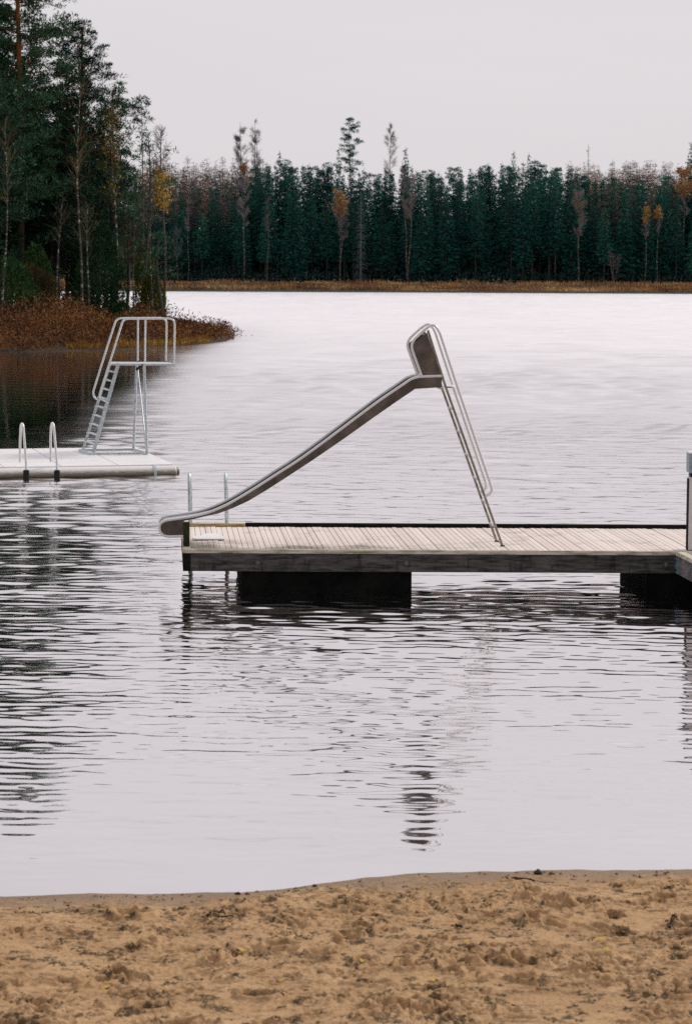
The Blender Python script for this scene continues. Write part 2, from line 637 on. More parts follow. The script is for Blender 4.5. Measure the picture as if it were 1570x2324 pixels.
# fine patch in front of the lens, coarse sheet around it
fx = np.linspace(-4.2, 4.2, 860)
fy = np.linspace(9.6, 16.4, 640)
gx = np.concatenate([np.linspace(-60, -4.6, 24), fx, np.linspace(4.6, 60, 24)])
gy = np.concatenate([np.linspace(-14, 9.2, 20), fy, np.linspace(17, 90, 40), np.linspace(110, 700, 12)])
X, Y = np.meshgrid(gx, gy)
Z = beach_z(X, Y).astype(float)
dsh = shore_y(X) - Y
dry = sstep(0.0, 0.55, dsh)
rel = np.zeros_like(Z)
trod = sstep(0.40, 0.62, fbm(X * 1.9, Y * 1.9, 20, 3))          # trodden patches between smooth ones
rel += 0.060 * (fbm(X * 2.2, Y * 2.2, 1, 2) - 0.5)
rel += (0.008 + 0.026 * trod) * (fbm(X * 8.0, Y * 8.0, 5, 4, 0.6) - 0.5)
rg = np.abs(fbm(X * 11, Y * 11, 12, 3, 0.6) - 0.5)
rel += -0.040 * sstep(0.07, 0.0, rg) * trod * sstep(.45, .6, fbm(X * 4, Y * 4, 25, 2))
rel += (0.010 + 0.024 * trod) * (fbm(X * 38, Y * 38, 30, 3) - 0.5)
litter_hollow = sstep(0.55, 0.70, fbm(X * 9, Y * 8, 40, 4, 0.68) + 0.10 * (fbm(X * 1.3, Y * 1.3, 44, 2) - 0.5)) * 0.75
for k in range(1500):                      # footprints: hollow, heel wall, thrown-up rim
    cx, cy = rng.uniform(-4, 4), rng.uniform(9.8, 14.9)
    a, b = rng.uniform(0.03, 0.13), rng.uniform(0.025, 0.075)
    if rng.random() < .68:
        a, b = a * .5, b * .5
    th = rng.normal(0, .7)
    ix = np.searchsorted(gx, (cx - .3, cx + .3))
    iy = np.searchsorted(gy, (cy - .3, cy + .3))
    sl = (slice(iy[0], iy[1]), slice(ix[0], ix[1]))
    dx, dy = X[sl] - cx, Y[sl] - cy
    u = (dx * math.cos(th) + dy * math.sin(th)) / a
    v = (-dx * math.sin(th) + dy * math.cos(th)) / b
    q = np.sqrt(u * u + v * v) + 0.5 * (vn(X[sl] * 22, Y[sl] * 22, 50) - 0.5)
    dep = rng.uniform(0.25, .8) * b + .004
    rel[sl] += -dep * sstep(1.0, 0.45, q) + dep * 0.55 * np.exp(-((q - 1.2) / 0.22) ** 2)
    if rng.random() < 0.5:
        litter_hollow[sl] = np.maximum(litter_hollow[sl], 0.8 * sstep(0.9, 0.3, q) * rng.uniform(0.3, 1))  # half of the hollows take a darker colour toward the middle
Z = Z + rel * dry + 0.004 * (fbm(X * 6, Y * 6, 33, 2) - .5)
Z = np.where(dsh > 0.02, np.maximum(Z, 0.003 + 0.02 * np.clip(dsh, 0, 1)), Z)
me = np_mesh('beach', np.stack([X, Y, Z], -1).reshape(-1, 3), grid_quads(len(gy), len(gx)), MT['sand'], True,
             {'litter': (litter_hollow * sstep(0.0, 0.5, dsh)).ravel()})
tag(link('beach', me), kind='structure')
SANDZ = (gx, gy, Z)


def sand_at(x, y):
    i = int(np.clip(np.searchsorted(gy, y), 1, len(gy) - 1))
    j = int(np.clip(np.searchsorted(gx, x), 1, len(gx) - 1))
    return float(Z[i, j])


# crumbs of damp sand and bark lying loose on the beach
def crumbs(n, name, m, smin, smax, g):
    base = np.array([[1, 0, 0], [0, 1, 0], [-1, 0, 0], [0, -1, 0], [0, 0, 1], [0, 0, -.4]], float)
    tri = [(0, 1, 4), (1, 2, 4), (2, 3, 4), (3, 0, 4), (1, 0, 5), (2, 1, 5), (3, 2, 5), (0, 3, 5)]
    vs, fs = [], []
    k = 0
    while k < n:
        x, y = g.uniform(-3.6, 3.6), g.uniform(10.2, 15)
        d = float(shore_y(x)) - y
        jj, ii = int(np.searchsorted(gx, x)), int(np.searchsorted(gy, y))
        if d < 0.04 or litter_hollow[ii, jj] < 0.25 * g.random() + .06:
            continue
        s = smin + (smax - smin) * g.random() ** 3
        v = base * (g.uniform(.6, 1.3, (6, 1)) * s) * np.array([g.uniform(.8, 1.7), 1, .75])
        a = g.uniform(0, 6.28)
        ca, sa = math.cos(a), math.sin(a)
        v = np.stack([v[:, 0] * ca - v[:, 1] * sa, v[:, 0] * sa + v[:, 1] * ca, v[:, 2]], 1) + (x, y, sand_at(x, y) + s * .15)
        fs += [tuple(q + len(vs) for q in t) for t in tri]
        vs += v.tolist()
        k += 1
    me = bpy.data.meshes.new(name)
    me.from_pydata(vs, [], fs)
    me.materials.append(m)
    o = link(name, me)
    return o


MT['crumb'] = simple('damp_sand_crumbs', (0.10, 0.062, 0.03), (0.30, 0.19, 0.10), 14, 0.9)
MT['bark_bit'] = simple('dark_bark_litter', (0.03, 0.02, 0.01), (0.10, 0.068, 0.035), 20, 0.9)
tag(crumbs(5200, 'sand_crumbs', MT['crumb'], 0.003, 0.013, np.random.default_rng(3)), 'damp crumbs of sand strewn over the trodden beach', 'sand crumbs', kind='stuff')
tag(crumbs(3000, 'bark_litter', MT['bark_bit'], 0.003, 0.010, np.random.default_rng(4)), 'dark flecks of bark and plant litter on the sand', 'litter', kind='stuff')

# pebbles, twigs, leaves one can point at
MT['pebble_dark'] = simple('dark_pebble', (0.015, 0.014, 0.013), (0.05, 0.045, 0.04), 40, 0.5)
MT['pebble_brown'] = simple('brown_pebble', (0.16, 0.075, 0.03), (0.30, 0.16, 0.07), 40, 0.6)
MT['twig'] = simple('wet_twig', (0.018, 0.012, 0.007), (0.07, 0.045, 0.022), 30, 0.8)
MT['leaf'] = simple('yellow_leaf', (0.42, 0.24, 0.03), (0.62, 0.42, 0.08), 40, 0.6)


def pebble(px, py, r, m, label):
    p = gp(px, py, 0.02)
    g = np.random.default_rng(int(px))
    mb = MB()
    vs, fs = [], []
    nu, nv = 10, 6
    ph = g.uniform(0, 6, 4)
    for i in range(nv + 1):
        t = math.pi * i / nv
        for j in range(nu):
            a = 2 * math.pi * j / nu
            k = 1 + .14 * math.sin(2 * a + ph[0]) + .1 * math.sin(3 * a + ph[1] + t * 2)
            vs.append(Vector((p.x + r * 1.3 * k * math.sin(t) * math.cos(a), p.y + r * k * math.sin(t) * math.sin(a),
                              sand_at(p.x, p.y) + r * .35 + r * .75 * k * math.cos(t))))
    for i in range(nv):
        for j in range(nu):
            j2 = (j + 1) % nu
            fs.append((i * nu + j, i * nu + j2, (i + 1) * nu + j2, (i + 1) * nu + j))
    mb.add(vs, fs, True)
    o = mb.build('pebble', m, origin=(p.x, p.y, sand_at(p.x, p.y)))
    return tag(o, label, 'pebble')


pebble(1221, 1978, 0.026, MT['pebble_dark'], 'largest dark pebble at the waterline, below the ladder side of the slide')
pebble(1252, 1979, 0.016, MT['pebble_brown'], 'small reddish brown pebble at the waterline beside the largest dark pebble')
pebble(714, 2006, 0.012, MT['pebble_dark'], 'small black pebble where the shoreline steps up at mid beach')
pebble(540, 2024, 0.013, MT['pebble_dark'], 'small dark pebble at the water edge, next left of the reddish pebble pair')
pebble(562, 2024, 0.013, MT['pebble_brown'], 'reddish pebble at the water edge on the left half of the beach')


def twig(px0, py0, px1, py1, r, label, fork=False):
    a, b = gp(px0, py0, 0.05), gp(px1, py1, 0.05)
    g = random.Random(int(px0 * 3 + py0))
    pts = []
    for k in range(7):
        t = k / 6
        p = a.lerp(b, t)
        p.x += g.uniform(-.012, .012)
        p.y += g.uniform(-.02, .02)
        p.z = sand_at(p.x, p.y) + r * 1.1 + (0.02 * t if fork else 0)
        pts.append(p)
    mb = MB().tube(pts, [r * (1 - .5 * k / 6) for k in range(7)], 6)
    if fork:
        q = pts[3]
        mb.tube([q, q + Vector((.02, .02, .02)), q + Vector((.03, .04, .05))], [r * .7, r * .55, r * .3], 5)
    o = mb.build('twig', MT['twig'], origin=pts[0])
    return tag(o, label, 'twig')


twig(1162, 1985.5, 1210, 1988.5, 0.011, 'straight dark stick lying just above the waterline on the right')
twig(470, 2069, 512, 2066, 0.009, 'dark stick lying near the water on the left half of the beach')
twig(1036, 2110, 1062, 2118, 0.010, 'short bent twig slanting downward in the middle of the beach')
twig(1514, 2118, 1532, 2108, 0.009, 'small forked twig sticking up from the sand at right', True)
twig(1050, 2067, 1080, 2071, 0.007, 'thin twig lying on the upper middle of the beach')
twig(498, 2075, 530, 2084, 0.007, 'thin twig slanting down toward the right on the left half of the beach')


def leaf(px, py, s, ang):
    p = gp(px, py, 0.1)
    z = sand_at(p.x, p.y) + 0.012
    prof = [(-1, 0), (-.6, .42), (-.1, .6), (.45, .38), (1, 0), (.45, -.38), (-.1, -.6), (-.6, -.42)]
    ca, sa = math.cos(ang), math.sin(ang)
    vs = [(p.x + s * (u * ca - v * sa), p.y + s * (u * sa + v * ca), z + s * .35 * v * v + s * .25 * u) for u, v in prof]
    mb = MB().prism(vs, (0, 0, 0.0015))
    o = mb.build('leaf', MT['leaf'], origin=(p.x, p.y, z))
    return tag(o, 'small yellow birch leaf fallen on the brown sand', 'leaf', 'yellow leaves on the beach')


for px, py, s, a in ((1362, 2138, .034, .3), (1376, 2176, .026, 1.4), (547, 2152, .028, 2.2), (240, 2252, .028, .7), (1318, 2092, .024, 0), (1058, 2146, .022, 1),
                     (980, 2262, .022, 2), (1500, 2188, .022, 2.8), (640, 2250, .024, .4), (820, 2202, .02, 1.9)):
    leaf(px, py, s, a)

# ------------------------------------------------------------------ wooded point: outline and height
_pf = [gp(px, py) for px, py in ((0, 799), (70, 799), (140, 797), (250, 795), (330, 790), (400, 786), (460, 781), (505, 776), (528, 771))]
_tip = gp(537, 767)
_pb = [gp(px, py) for px, py in ((520, 757), (480, 748), (430, 738), (380, 730), (300, 726), (200, 724), (0, 724))]
OUT = [(-95, _pf[0].y - 6), (-60, _pf[0].y - 3), (-35, _pf[0].y - 0.5)] + [(p.x, p.y) for p in _pf] + [(_tip.x, _tip.y)] + \
      [(p.x, p.y) for p in _pb] + [(-60, _pb[-1].y + 4), (-95, _pb[-1].y + 8)]
OUTA = np.array(OUT)


def pt_dist(x, y):
    """signed distance to the outline of the point, positive inside"""
    x, y = np.asarray(x, float), np.asarray(y, float)
    d = np.full(x.shape, 1e9)
    ins = np.zeros(x.shape, bool)
    n = len(OUTA)
    for i in range(n):
        a, b = OUTA[i], OUTA[(i + 1) % n]
        e = b - a
        t = np.clip(((x - a[0]) * e[0] + (y - a[1]) * e[1]) / (e @ e), 0, 1)
        d = np.minimum(d, np.hypot(x - a[0] - t * e[0], y - a[1] - t * e[1]))
        c = ((a[1] > y) != (b[1] > y)) & (x < (b[0] - a[0]) * (y - a[1]) / (b[1] - a[1] + 1e-12) + a[0])
        ins ^= c
    return np.where(ins, d, -d)


def point_z(x, y):
    d = pt_dist(x, y)
    return np.where(d > 0, 0.05 + 0.75 * (1 - np.exp(-d / 9)) + 0.15 * (vn(np.asarray(x) * .3 + 50, np.asarray(y) * .3, 9) - .5) * sstep(0, 3, d), np.maximum(0.25 * d, -1.5))


MT['heath_soil'] = simple('dark_heath_soil', (0.02, 0.014, 0.008), (0.07, 0.04, 0.018), 0.6, 0.95)
hx, hy = np.linspace(-94, -3, 120), np.linspace(100, 210, 110)
HX, HY = np.meshgrid(hx, hy)
me = np_mesh('wooded_point_terrain', np.stack([HX, HY, point_z(HX, HY)], -1).reshape(-1, 3), grid_quads(110, 120), MT['heath_soil'], True)
tag(link('terrain', me), kind='structure')

# ------------------------------------------------------------------ far shore ground
FAR_Y = gp(900, 664).y
MT['forest_floor'] = simple('far_forest_floor', (0.01, 0.018, 0.013), (0.03, 0.04, 0.026), 0.05, 0.95)
vx = np.linspace(-420, 420, 80)
vy = np.concatenate([np.linspace(FAR_Y - 8, FAR_Y + 60, 24), np.linspace(FAR_Y + 75, FAR_Y + 900, 20)])
VX, VY = np.meshgrid(vx, vy)


def far_shore(x):
    return FAR_Y + 3.0 * (vn(np.asarray(x) * 0.03 + 40, np.asarray(x) * 0 + 3.0, 3) - .5) + 1.2 * (vn(np.asarray(x) * 0.13 + 40, np.asarray(x) * 0 + 7.0, 4) - .5)


def far_z(x, y):
    d = y - far_shore(x)
    return np.where(d > 0, 0.35 * sstep(0, .8, d) + 1.5 * sstep(0, 46, d) + 11.0 * sstep(85, 210, d) + 0.01 * np.clip(d - 50, 0, 1000), np.maximum(.15 * d, -1))


me = np_mesh('far_shore', np.stack([VX, VY, far_z(VX, VY)], -1).reshape(-1, 3), grid_quads(len(vy), 80), MT['forest_floor'], True)
tag(link('ground', me), kind='structure')

# ------------------------------------------------------------------ water
def water_material():
    m = bpy.data.materials.new('lake_water')
    m.use_nodes = True
    nt = m.node_tree
    nt.nodes.clear()
    out = N(nt, 'ShaderNodeOutputMaterial')
    lost = N(nt, 'ShaderNodeAttribute', attribute_name='rough')
    dep = N(nt, 'ShaderNodeAttribute', attribute_name='clear')
    gl = N(nt, 'ShaderNodeBsdfAnisotropic')
    gl.distribution = 'GGX'
    gl.inputs['Color'].default_value = (1.0, 0.972, 0.982, 1)
    nt.links.new(lost.outputs['Fac'], gl.inputs['Roughness'])
    tr = N(nt, 'ShaderNodeBsdfTransparent')
    col = mixc(nt, dep.outputs['Fac'], (0.0, 0.0, 0.0), (1.0, 0.86, 0.68))
    nt.links.new(col, tr.inputs['Color'])
    di = N(nt, 'ShaderNodeBsdfDiffuse')
    di.inputs['Color'].default_value = (0.006, 0.008, 0.008, 1)
    body = N(nt, 'ShaderNodeAddShader')
    nt.links.new(tr.outputs[0], body.inputs[0])
    nt.links.new(di.outputs[0], body.inputs[1])
    fr = N(nt, 'ShaderNodeFresnel')
    fr.inputs['IOR'].default_value = 1.33
    f = math_n(nt, 'POWER', fr.outputs[0], 0.10)
    mx = N(nt, 'ShaderNodeMixShader')
    nt.links.new(f, mx.inputs[0])
    nt.links.new(body.outputs[0], mx.inputs[1])
    nt.links.new(gl.outputs[0], mx.inputs[2])
    nt.links.new(mx.outputs[0], out.inputs['Surface'])
    return m


MT['water'] = water_material()

ys = [13.2]
while ys[-1] < 480:
    y = ys[-1]
    ys.append(y + max(0.013, 0.55 * y * y / (2418 * CAM_H)))
ys = np.array(ys + [560, 800])
NCOL = 620
s_in = np.linspace(-1, 1, NCOL)
WROW = 0.185 * ys + 1.6
Xw = s_in[None, :] * WROW[:, None]
outl = np.array([600, 300, 150, 90, 60])
Xl = -(WROW[:, None] + outl[None, :])
Xr = (WROW[:, None] + outl[None, ::-1])
Xw = np.concatenate([Xl, Xw, Xr], 1)
Yw = np.broadcast_to(ys[:, None], Xw.shape)
dY = np.gradient(ys)[:, None]
# total slope of the ripples: glassy by the beach, ruffled farther out, in drifting patches
pat = fbm(Xw * 0.10 + 9, Yw * 0.06, 21, 3)
pat2 = fbm(Xw * 0.55, Yw * 0.30, 24, 3)
sig = np.interp(Yw, [13, 15.5, 17, 20, 24, 29, 40, 60, 120, 300], [.011, .020, .030, .044, .046, .045, .088, .108, .122, .13])
pw = np.interp(Yw, [30, 70], [1.0, .35])
sig = sig * (1 + pw * (0.7 * pat - .35)) * (1 + pw * (0.6 * pat2 - .3)) * (1 + .35 * sstep(-2, -4.5, Xw) * sstep(36, 28, Yw))
# the lee of the wooded point lies calmer
lee = sstep(-3.0, -8.0, Xw) * sstep(42, 56, Yw) * sstep(200, 110, Yw)
sig = sig * (1 - 0.94 * lee)
g = np.random.default_rng(77)
Hh = np.zeros_like(Xw)
lost = np.zeros_like(Xw)
NW = 150
lam = np.exp(g.uniform(math.log(0.10), math.log(5.5), NW))
# the waves grow longer with the open fetch
peak = np.log(np.interp(ys, [14, 20, 30, 45, 70, 120, 300], [.22, .21, .27, .48, 1.0, 1.9, 2.8]))[:, None]
wsum = sum(np.exp(-2 * ((math.log(l_) - peak) / 0.55) ** 2) for l_ in lam)
envs = [0.25 + 1.5 * fbm(Xw * k, Yw * k * 0.8, 30 + i, 2) for i, k in enumerate((0.5, 0.8, 1.1, 0.35))]
for i in range(NW):
    th = g.normal(0.06, 0.40 if lam[i] < .7 else 0.30)
    kx, ky = math.sin(th) * 2 * math.pi / lam[i], math.cos(th) * 2 * math.pi / lam[i]
    ly = lam[i] / max(0.3, math.cos(th))
    wt = sstep(2.0, 3.4, ly / dY)
    # short ripples die away in the shallows
    calm = sstep(14.0, 14.0 + 9 * (0.95 - min(lam[i], .85)), Yw) if lam[i] < .8 else 1.0
    s = (np.exp(-((math.log(lam[i]) - peak) / 0.55) ** 2) / np.sqrt(wsum) + (0.06 if .6 < lam[i] < 2 else 0)) * envs[i % 4] * (0.25 + 0.75 * calm)
    Hh += (math.sqrt(2) * wt * s * lam[i] / (2 * math.pi)) * np.sin(kx * Xw + ky * Yw + g.uniform(0, 6.28)) * sig
    lost += (s * sig) ** 2 * (1 - wt ** 2)
lost = lost * np.interp(Yw, [15, 30, 42, 70], [.015, .04, .25, 1.0]) + (0.02 * sig) ** 2
dsh_w = Yw - shore_y(Xw)
Hh *= sstep(0.0, 1.2, dsh_w)
rough = np.sqrt(np.sqrt(2 * lost))
rough = np.clip(rough, 0.012, 0.6)
clear = np.exp(-np.clip(dsh_w, 0, 60) / 2.2)
me = np_mesh('lake', np.stack([Xw, Yw, Hh], -1).reshape(-1, 3), grid_quads(*Xw.shape), MT['water'], True,
             {'rough': rough.ravel(), 'clear': clear.ravel()})
tag(link('water', me), kind='structure')

# ------------------------------------------------------------------ jetty
DZ = 0.50
TSK = math.tan(SK)
J0 = gp(415.5, 1246.5, DZ)            # near left corner of the deck
JX1 = J0.x + 9.2
JW = gp(700, 1194, DZ).y - J0.y       # depth of the deck


def jp(x, y, z):
    """jetty coordinates: x along the front edge, y across it"""
    return Vector((J0.x + x - TSK * y, J0.y + y, z))


class JMB(MB):
    """box in jetty coordinates"""

    def jbox(s, x0, x1, y0, y1, z0, z1, bev=0.0):
        k = len(s.v)
        s.box(x0, x1, y0, y1, z0, z1, bev, TSK)
        s.v[k:] = [(v[0] + J0.x, v[1] + J0.y, v[2]) for v in s.v[k:]]
        return s


JL = 9.2
jetty = empty('jetty', (J0.x, J0.y, 0), 'weathered timber jetty on dark floats carrying the steel slide', 'jetty')
mb = JMB()
x = 0.10
while x < JL - 0.1:
    w = 0.0642 + rnd.uniform(-.0015, .001)
    dz = rnd.uniform(-.004, .003)
    mb.jbox(x, x + w, 0.055 + rnd.uniform(-.004, .004), JW - 0.12 + rnd.uniform(-.006, .006), DZ - 0.03 + dz, DZ + dz, 0.004)
    x += 0.068
mb.build('deck', MT['deck'], jetty)
# front side beam in two lengths, dark lip under the edge board
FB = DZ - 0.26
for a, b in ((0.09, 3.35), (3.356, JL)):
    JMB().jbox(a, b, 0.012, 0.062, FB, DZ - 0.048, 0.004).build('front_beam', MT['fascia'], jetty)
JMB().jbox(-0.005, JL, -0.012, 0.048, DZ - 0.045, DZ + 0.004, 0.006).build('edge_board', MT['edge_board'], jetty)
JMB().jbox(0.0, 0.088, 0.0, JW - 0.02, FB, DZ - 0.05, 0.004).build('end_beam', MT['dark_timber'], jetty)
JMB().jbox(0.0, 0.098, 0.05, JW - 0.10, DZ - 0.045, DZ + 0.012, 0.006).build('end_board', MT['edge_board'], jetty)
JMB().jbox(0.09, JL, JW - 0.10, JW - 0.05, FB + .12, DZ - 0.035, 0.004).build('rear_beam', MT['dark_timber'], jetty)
LK = 0.82
JMB().jbox(LK, JL, JW - 0.105, JW - 0.015, DZ - 0.03, DZ + 0.045, 0.005).build('rear_kerb', MT['dark_timber'], jetty)
JMB().jbox(0.1, LK - 0.006, JW - 0.125, JW - 0.02, DZ - 0.03, DZ + 0.038, 0.006).build('ladder_board', MT['yellow_wood'], jetty)
mb = JMB()
for k in range(1, 9):
    xx = k * 1.02
    mb.jbox(xx, xx + 0.06, 0.07, JW - 0.11, FB + 0.15, DZ - 0.036)
mb.build('joist', MT['dark_timber'], jetty)


def jx(px, yy=0.0):
    return gp(px, 1246, DZ).x - J0.x


for px in (586, 922, 1504):
    x = jx(px)
    p = jp(x, 0.0, FB + 0.105)
    b = MB().tube([p + Vector((0, 0.014, 0)), p + Vector((0, -0.004, 0))], 0.026, 12)
    b.tube([p + Vector((0, -0.003, 0)), p + Vector((0, -0.014, 0)), p + Vector((0, -0.018, 0))], [0.017, 0.016, 0.008], 8)
    b.build('bolt', MT['dark_steel'], jetty)
for a, b in ((jx(549), jx(935.5)), (jx(1400.5) + .34, JL - 0.1)):
    JMB().jbox(a, b, 0.10, JW - 0.9, -0.35, FB + 0.028, 0.02).build('pontoon', MT['pontoon'], jetty)
# corner post under the lip of the slide, mossy foot
pa, pb = at(416, 1233, 29.3), at(427.5, 1181, 29.3)
post_y = 0.16
x0 = 0.005
JMB().jbox(x0, x0 + 0.075, post_y, post_y + 0.11, DZ - 0.02, DZ + 0.30, 0.006).build('corner_post', MT['moss_timber'], jetty)
# chain hanging in the gap beside the left float
mb = MB()
c0 = jp(jx(541), 0.09, FB + 0.02)
for k in range(11):
    z = c0.z - 0.045 * k
    o = Vector((c0.x + 0.012 * math.sin(k * 1.1), c0.y, z))
    pts = []
    for i in range(9):
        a = 2 * math.pi * i / 8
        u, v = 0.018 * math.cos(a), 0.032 * math.sin(a)
        pts.append(o + (Vector((u, 0, v)) if k % 2 else Vector((0, u, v))))
    mb.tube(pts, 0.006, 5, False)
mb.build('chain', MT['black'], jetty)

# white stepped plate lying on the deck
pl = gp(474, 1220, DZ + 0.01)


def dk(px, py):
    return gp(px, py, DZ + 0.006)


poly = [dk(*p) for p in ((440, 1225.5), (509, 1225.5), (509, 1221.5), (505, 1218.5), (497, 1217.8), (493, 1213.2), (464, 1213.2), (460, 1217.8), (441.5, 1219))]
o = MB().prism(poly, (0, 0, 0.014)).build('plate', MT['white'], origin=pl)
tag(o, 'white stepped plate lying flat on the jetty boards near the slide end', 'plate')

# ladder over the back of the jetty
lad = empty('bathing_ladder', jp(0.3, JW, 0), 'steel bathing ladder with two tall handrails on the rear edge of the jetty', 'ladder')
for px0, px1 in ((431.5, 429), (514.5, 511)):
    a = at(px0, 1193, J0.y + JW - 0.04)
    t = at(px1, 1074, J0.y + JW - 0.04)
    d = (t - a)
    yo = Vector((0.0, 1, 0))
    p = [a + Vector((0, 0, -0.06)), a + d * .86, a + d + yo * .09, a + d * .92 + yo * .24, a + d * .45 + yo * .30, a + yo * .24, a + yo * .22 + Vector((0, 0, -.2))]
    MB().tube([p[-1], Vector((p[-1].x, p[-1].y, -.9))], .021, 8).build('leg', MT['dark_steel'], lad)  # shade below the deck, and wetness, put into the legs' darker steel
    MB().tube([a + Vector((0, .0, -.07)), Vector((a.x, a.y, -.9))], .021, 8).build('leg', MT['dark_steel'], lad)
    MB().tube(fillet(p, .09), 0.019, 10).build('handrail', MT['steel'], lad)
    MB().tube([a + Vector((0, -.002, .0)), a + Vector((0, -.002, .035))], 0.034, 10).build('socket', MT['steel'], lad)
a0 = at(431.5, 1193, J0.y + JW + .18)
a1 = at(514.5, 1193, J0.y + JW + .18)
for k in range(4):
    MB().tube([Vector((a0.x, a0.y, .30 - .27 * k)), Vector((a1.x, a1.y, .30 - .27 * k))], 0.016, 8).build('rung', MT['steel'], lad)

# ------------------------------------------------------------------ slide
SY = gp(1139, 1239.5, DZ).y
SW = 0.50
FARV = Vector((-TSK * SW, SW, 0))


def sp_(px, py):
    return at(px, py, SY)


slide = empty('slide', sp_(1139, 1240), 'steel water slide with a ladder and hooded top standing on the timber jetty', 'slide')
RIM = [(416, 1217), (392, 1217.4), (378, 1217), (369.5, 1213.5), (363.8, 1206), (362.3, 1197), (364, 1190), (369.3, 1184.7), (381, 1180.6), (412.9, 1176), (447.7, 1170.2), (476.8, 1161.7), (511.6, 1147),
       (546.5, 1127.5), (587.2, 1102.5), (630.7, 1074.4), (674.3, 1046.4), (730, 1006.5), (790, 961.5), (847, 919), (872.2, 901), (897.4, 884), (917.6, 870.3), (930.2, 861.8), (942.8, 856.8), (958, 854.6), (1003.4, 853)]
BOT = [(1001, 879), (941.6, 882.8), (895, 914.5), (847, 948), (780, 996), (712, 1042.6), (645.3, 1086.5), (604.6, 1112.6), (563.9, 1137), (529, 1153), (494.2, 1166), (468, 1171.5), (441.9, 1177.5), (418, 1182)]


def smooth_path(p, n=4):
    P = [Vector((*q, 0)) for q in p]
    out = []
    for i in range(len(P) - 1):
        a, b, c, d = P[max(i - 1, 0)], P[i], P[i + 1], P[min(i + 2, len(P) - 1)]
        for k in range(n):
            t = k / n
            out.append(0.5 * ((2 * b) + (c - a) * t + (2 * a - 5 * b + 4 * c - d) * t * t + (3 * b - a - 3 * c + d) * t ** 3))
    out.append(P[-1])
    return [(q.x, q.y) for q in out]


rim = smooth_path(RIM, 3)
outline = [sp_(*p) for p in rim] + [sp_(*p) for p in BOT]
for side in (0, 1):
    off = FARV * side
    th = Vector((0, 0.006 if side == 0 else -0.006, 0))
    MB().prism([p + off for p in outline], th).build('side_panel', MT['sheet'], slide)
    MB().tube([sp_(*p) + off for p in rim], 0.0165, 10).build('rim', MT['tube'], slide)
# running surface between the sides
bed = []
bt = [Vector((*q, 0)) for q in reversed(BOT)]
bxs = [q.x for q in bt]
for p in rim[24:]:
    yb = np.interp(p[0], bxs, [q.y for q in bt])
    t = min(1.0, max(0.0, (p[0] - 430) / 60.0))
    bed.append(sp_(p[0], p[1] * (1 - .72 * t) + .72 * t * yb + 2.5 * (1 - t)))
nose = [sp_(p[0] + (2 if p[1] < 1200 else 0), p[1] + (1.5 if p[1] < 1190 else 0)) for p in rim[:24]]
bed = nose + bed
MB().strip([p + Vector((0, .004, 0)) for p in bed], [p + FARV - Vector((0, .004, 0)) for p in bed], (0, 0, 0.004)).build('chute_bed', MT['bed'], slide)
# hand hoops: up from the chute, over the top and down beside the ladder
HOOP = [(956.5, 853.5), (929.6, 779), (966, 745.5), (984, 735), (996.5, 752), (1037.5, 877.7), (1111.9, 1097.2), (1117, 1116), (1100.5, 1127.5)]
for side in (0, 1):
    off = FARV * side
    MB().tube(fillet([sp_(*p) + off for p in HOOP], .10), 0.0165, 10).build('handrail', MT['tube'], slide)
    MB().tube([sp_(970.5, 749.5) + off, sp_(1011.5, 880) + off, sp_(1139.6, 1239.8) + off + Vector((0, 0, -.0))], 0.0155, 10).build('ladder_stile', MT['tube_dark'], slide)
    pan = [(934.5, 783.5), (968.5, 754.5), (1000, 851), (959.5, 852.5)]
    MB().prism([sp_(*p) + off for p in pan], (0, 0.005, 0)).build('hood_panel', MT['sheet'], slide)
    f = sp_(1139.6, 1239.8) + off
    MB().box(f.x - .026, f.x + .026, f.y - .026, f.y + .026, DZ + .002, DZ + .012, .003).build('foot_plate', MT['black'], slide)
s0, s1 = Vector((1011.5, 880, 0)), Vector((1139.6, 1239.8, 0))
for k in range(6):
    yy = 929.5 + 53.4 * k
    q = s0.lerp(s1, (yy - s0.y) / (s1.y - s0.y))
    a = sp_(q.x, q.y)
    MB().tube([a, a + FARV], 0.014, 8).build('rung', MT['steel'], slide)
tb = MB()
a, b = sp_(1012, 876), sp_(1037, 877)
tb.strip([a + Vector((0, 0, 0)), b], [a + FARV, b + FARV], (0, 0, .022))
tb.build('entry_step', MT['tube'], slide)
a = sp_(1003, 882)
MB().tube([a, a + FARV], 0.02, 8).build('cross_tube', MT['steel'], slide)

# ------------------------------------------------------------------ walkway to the beach, post
wk0 = gp(1523.5, 1247, DZ)
walk = empty('walkway', (wk0.x, wk0.y, 0), 'timber walkway joining the jetty at the right edge and leading to the beach', 'walkway')


class WMB(MB):
    def wbox(s, x0, x1, y0, y1, z0, z1, bev=0.0):
        k = len(s.v)
        s.box(x0, x1, y0, y1, z0, z1, bev, TSK * 1.35)
        s.v[k:] = [(v[0] + wk0.x, v[1] + wk0.y, v[2]) for v in s.v[k:]]
        return s


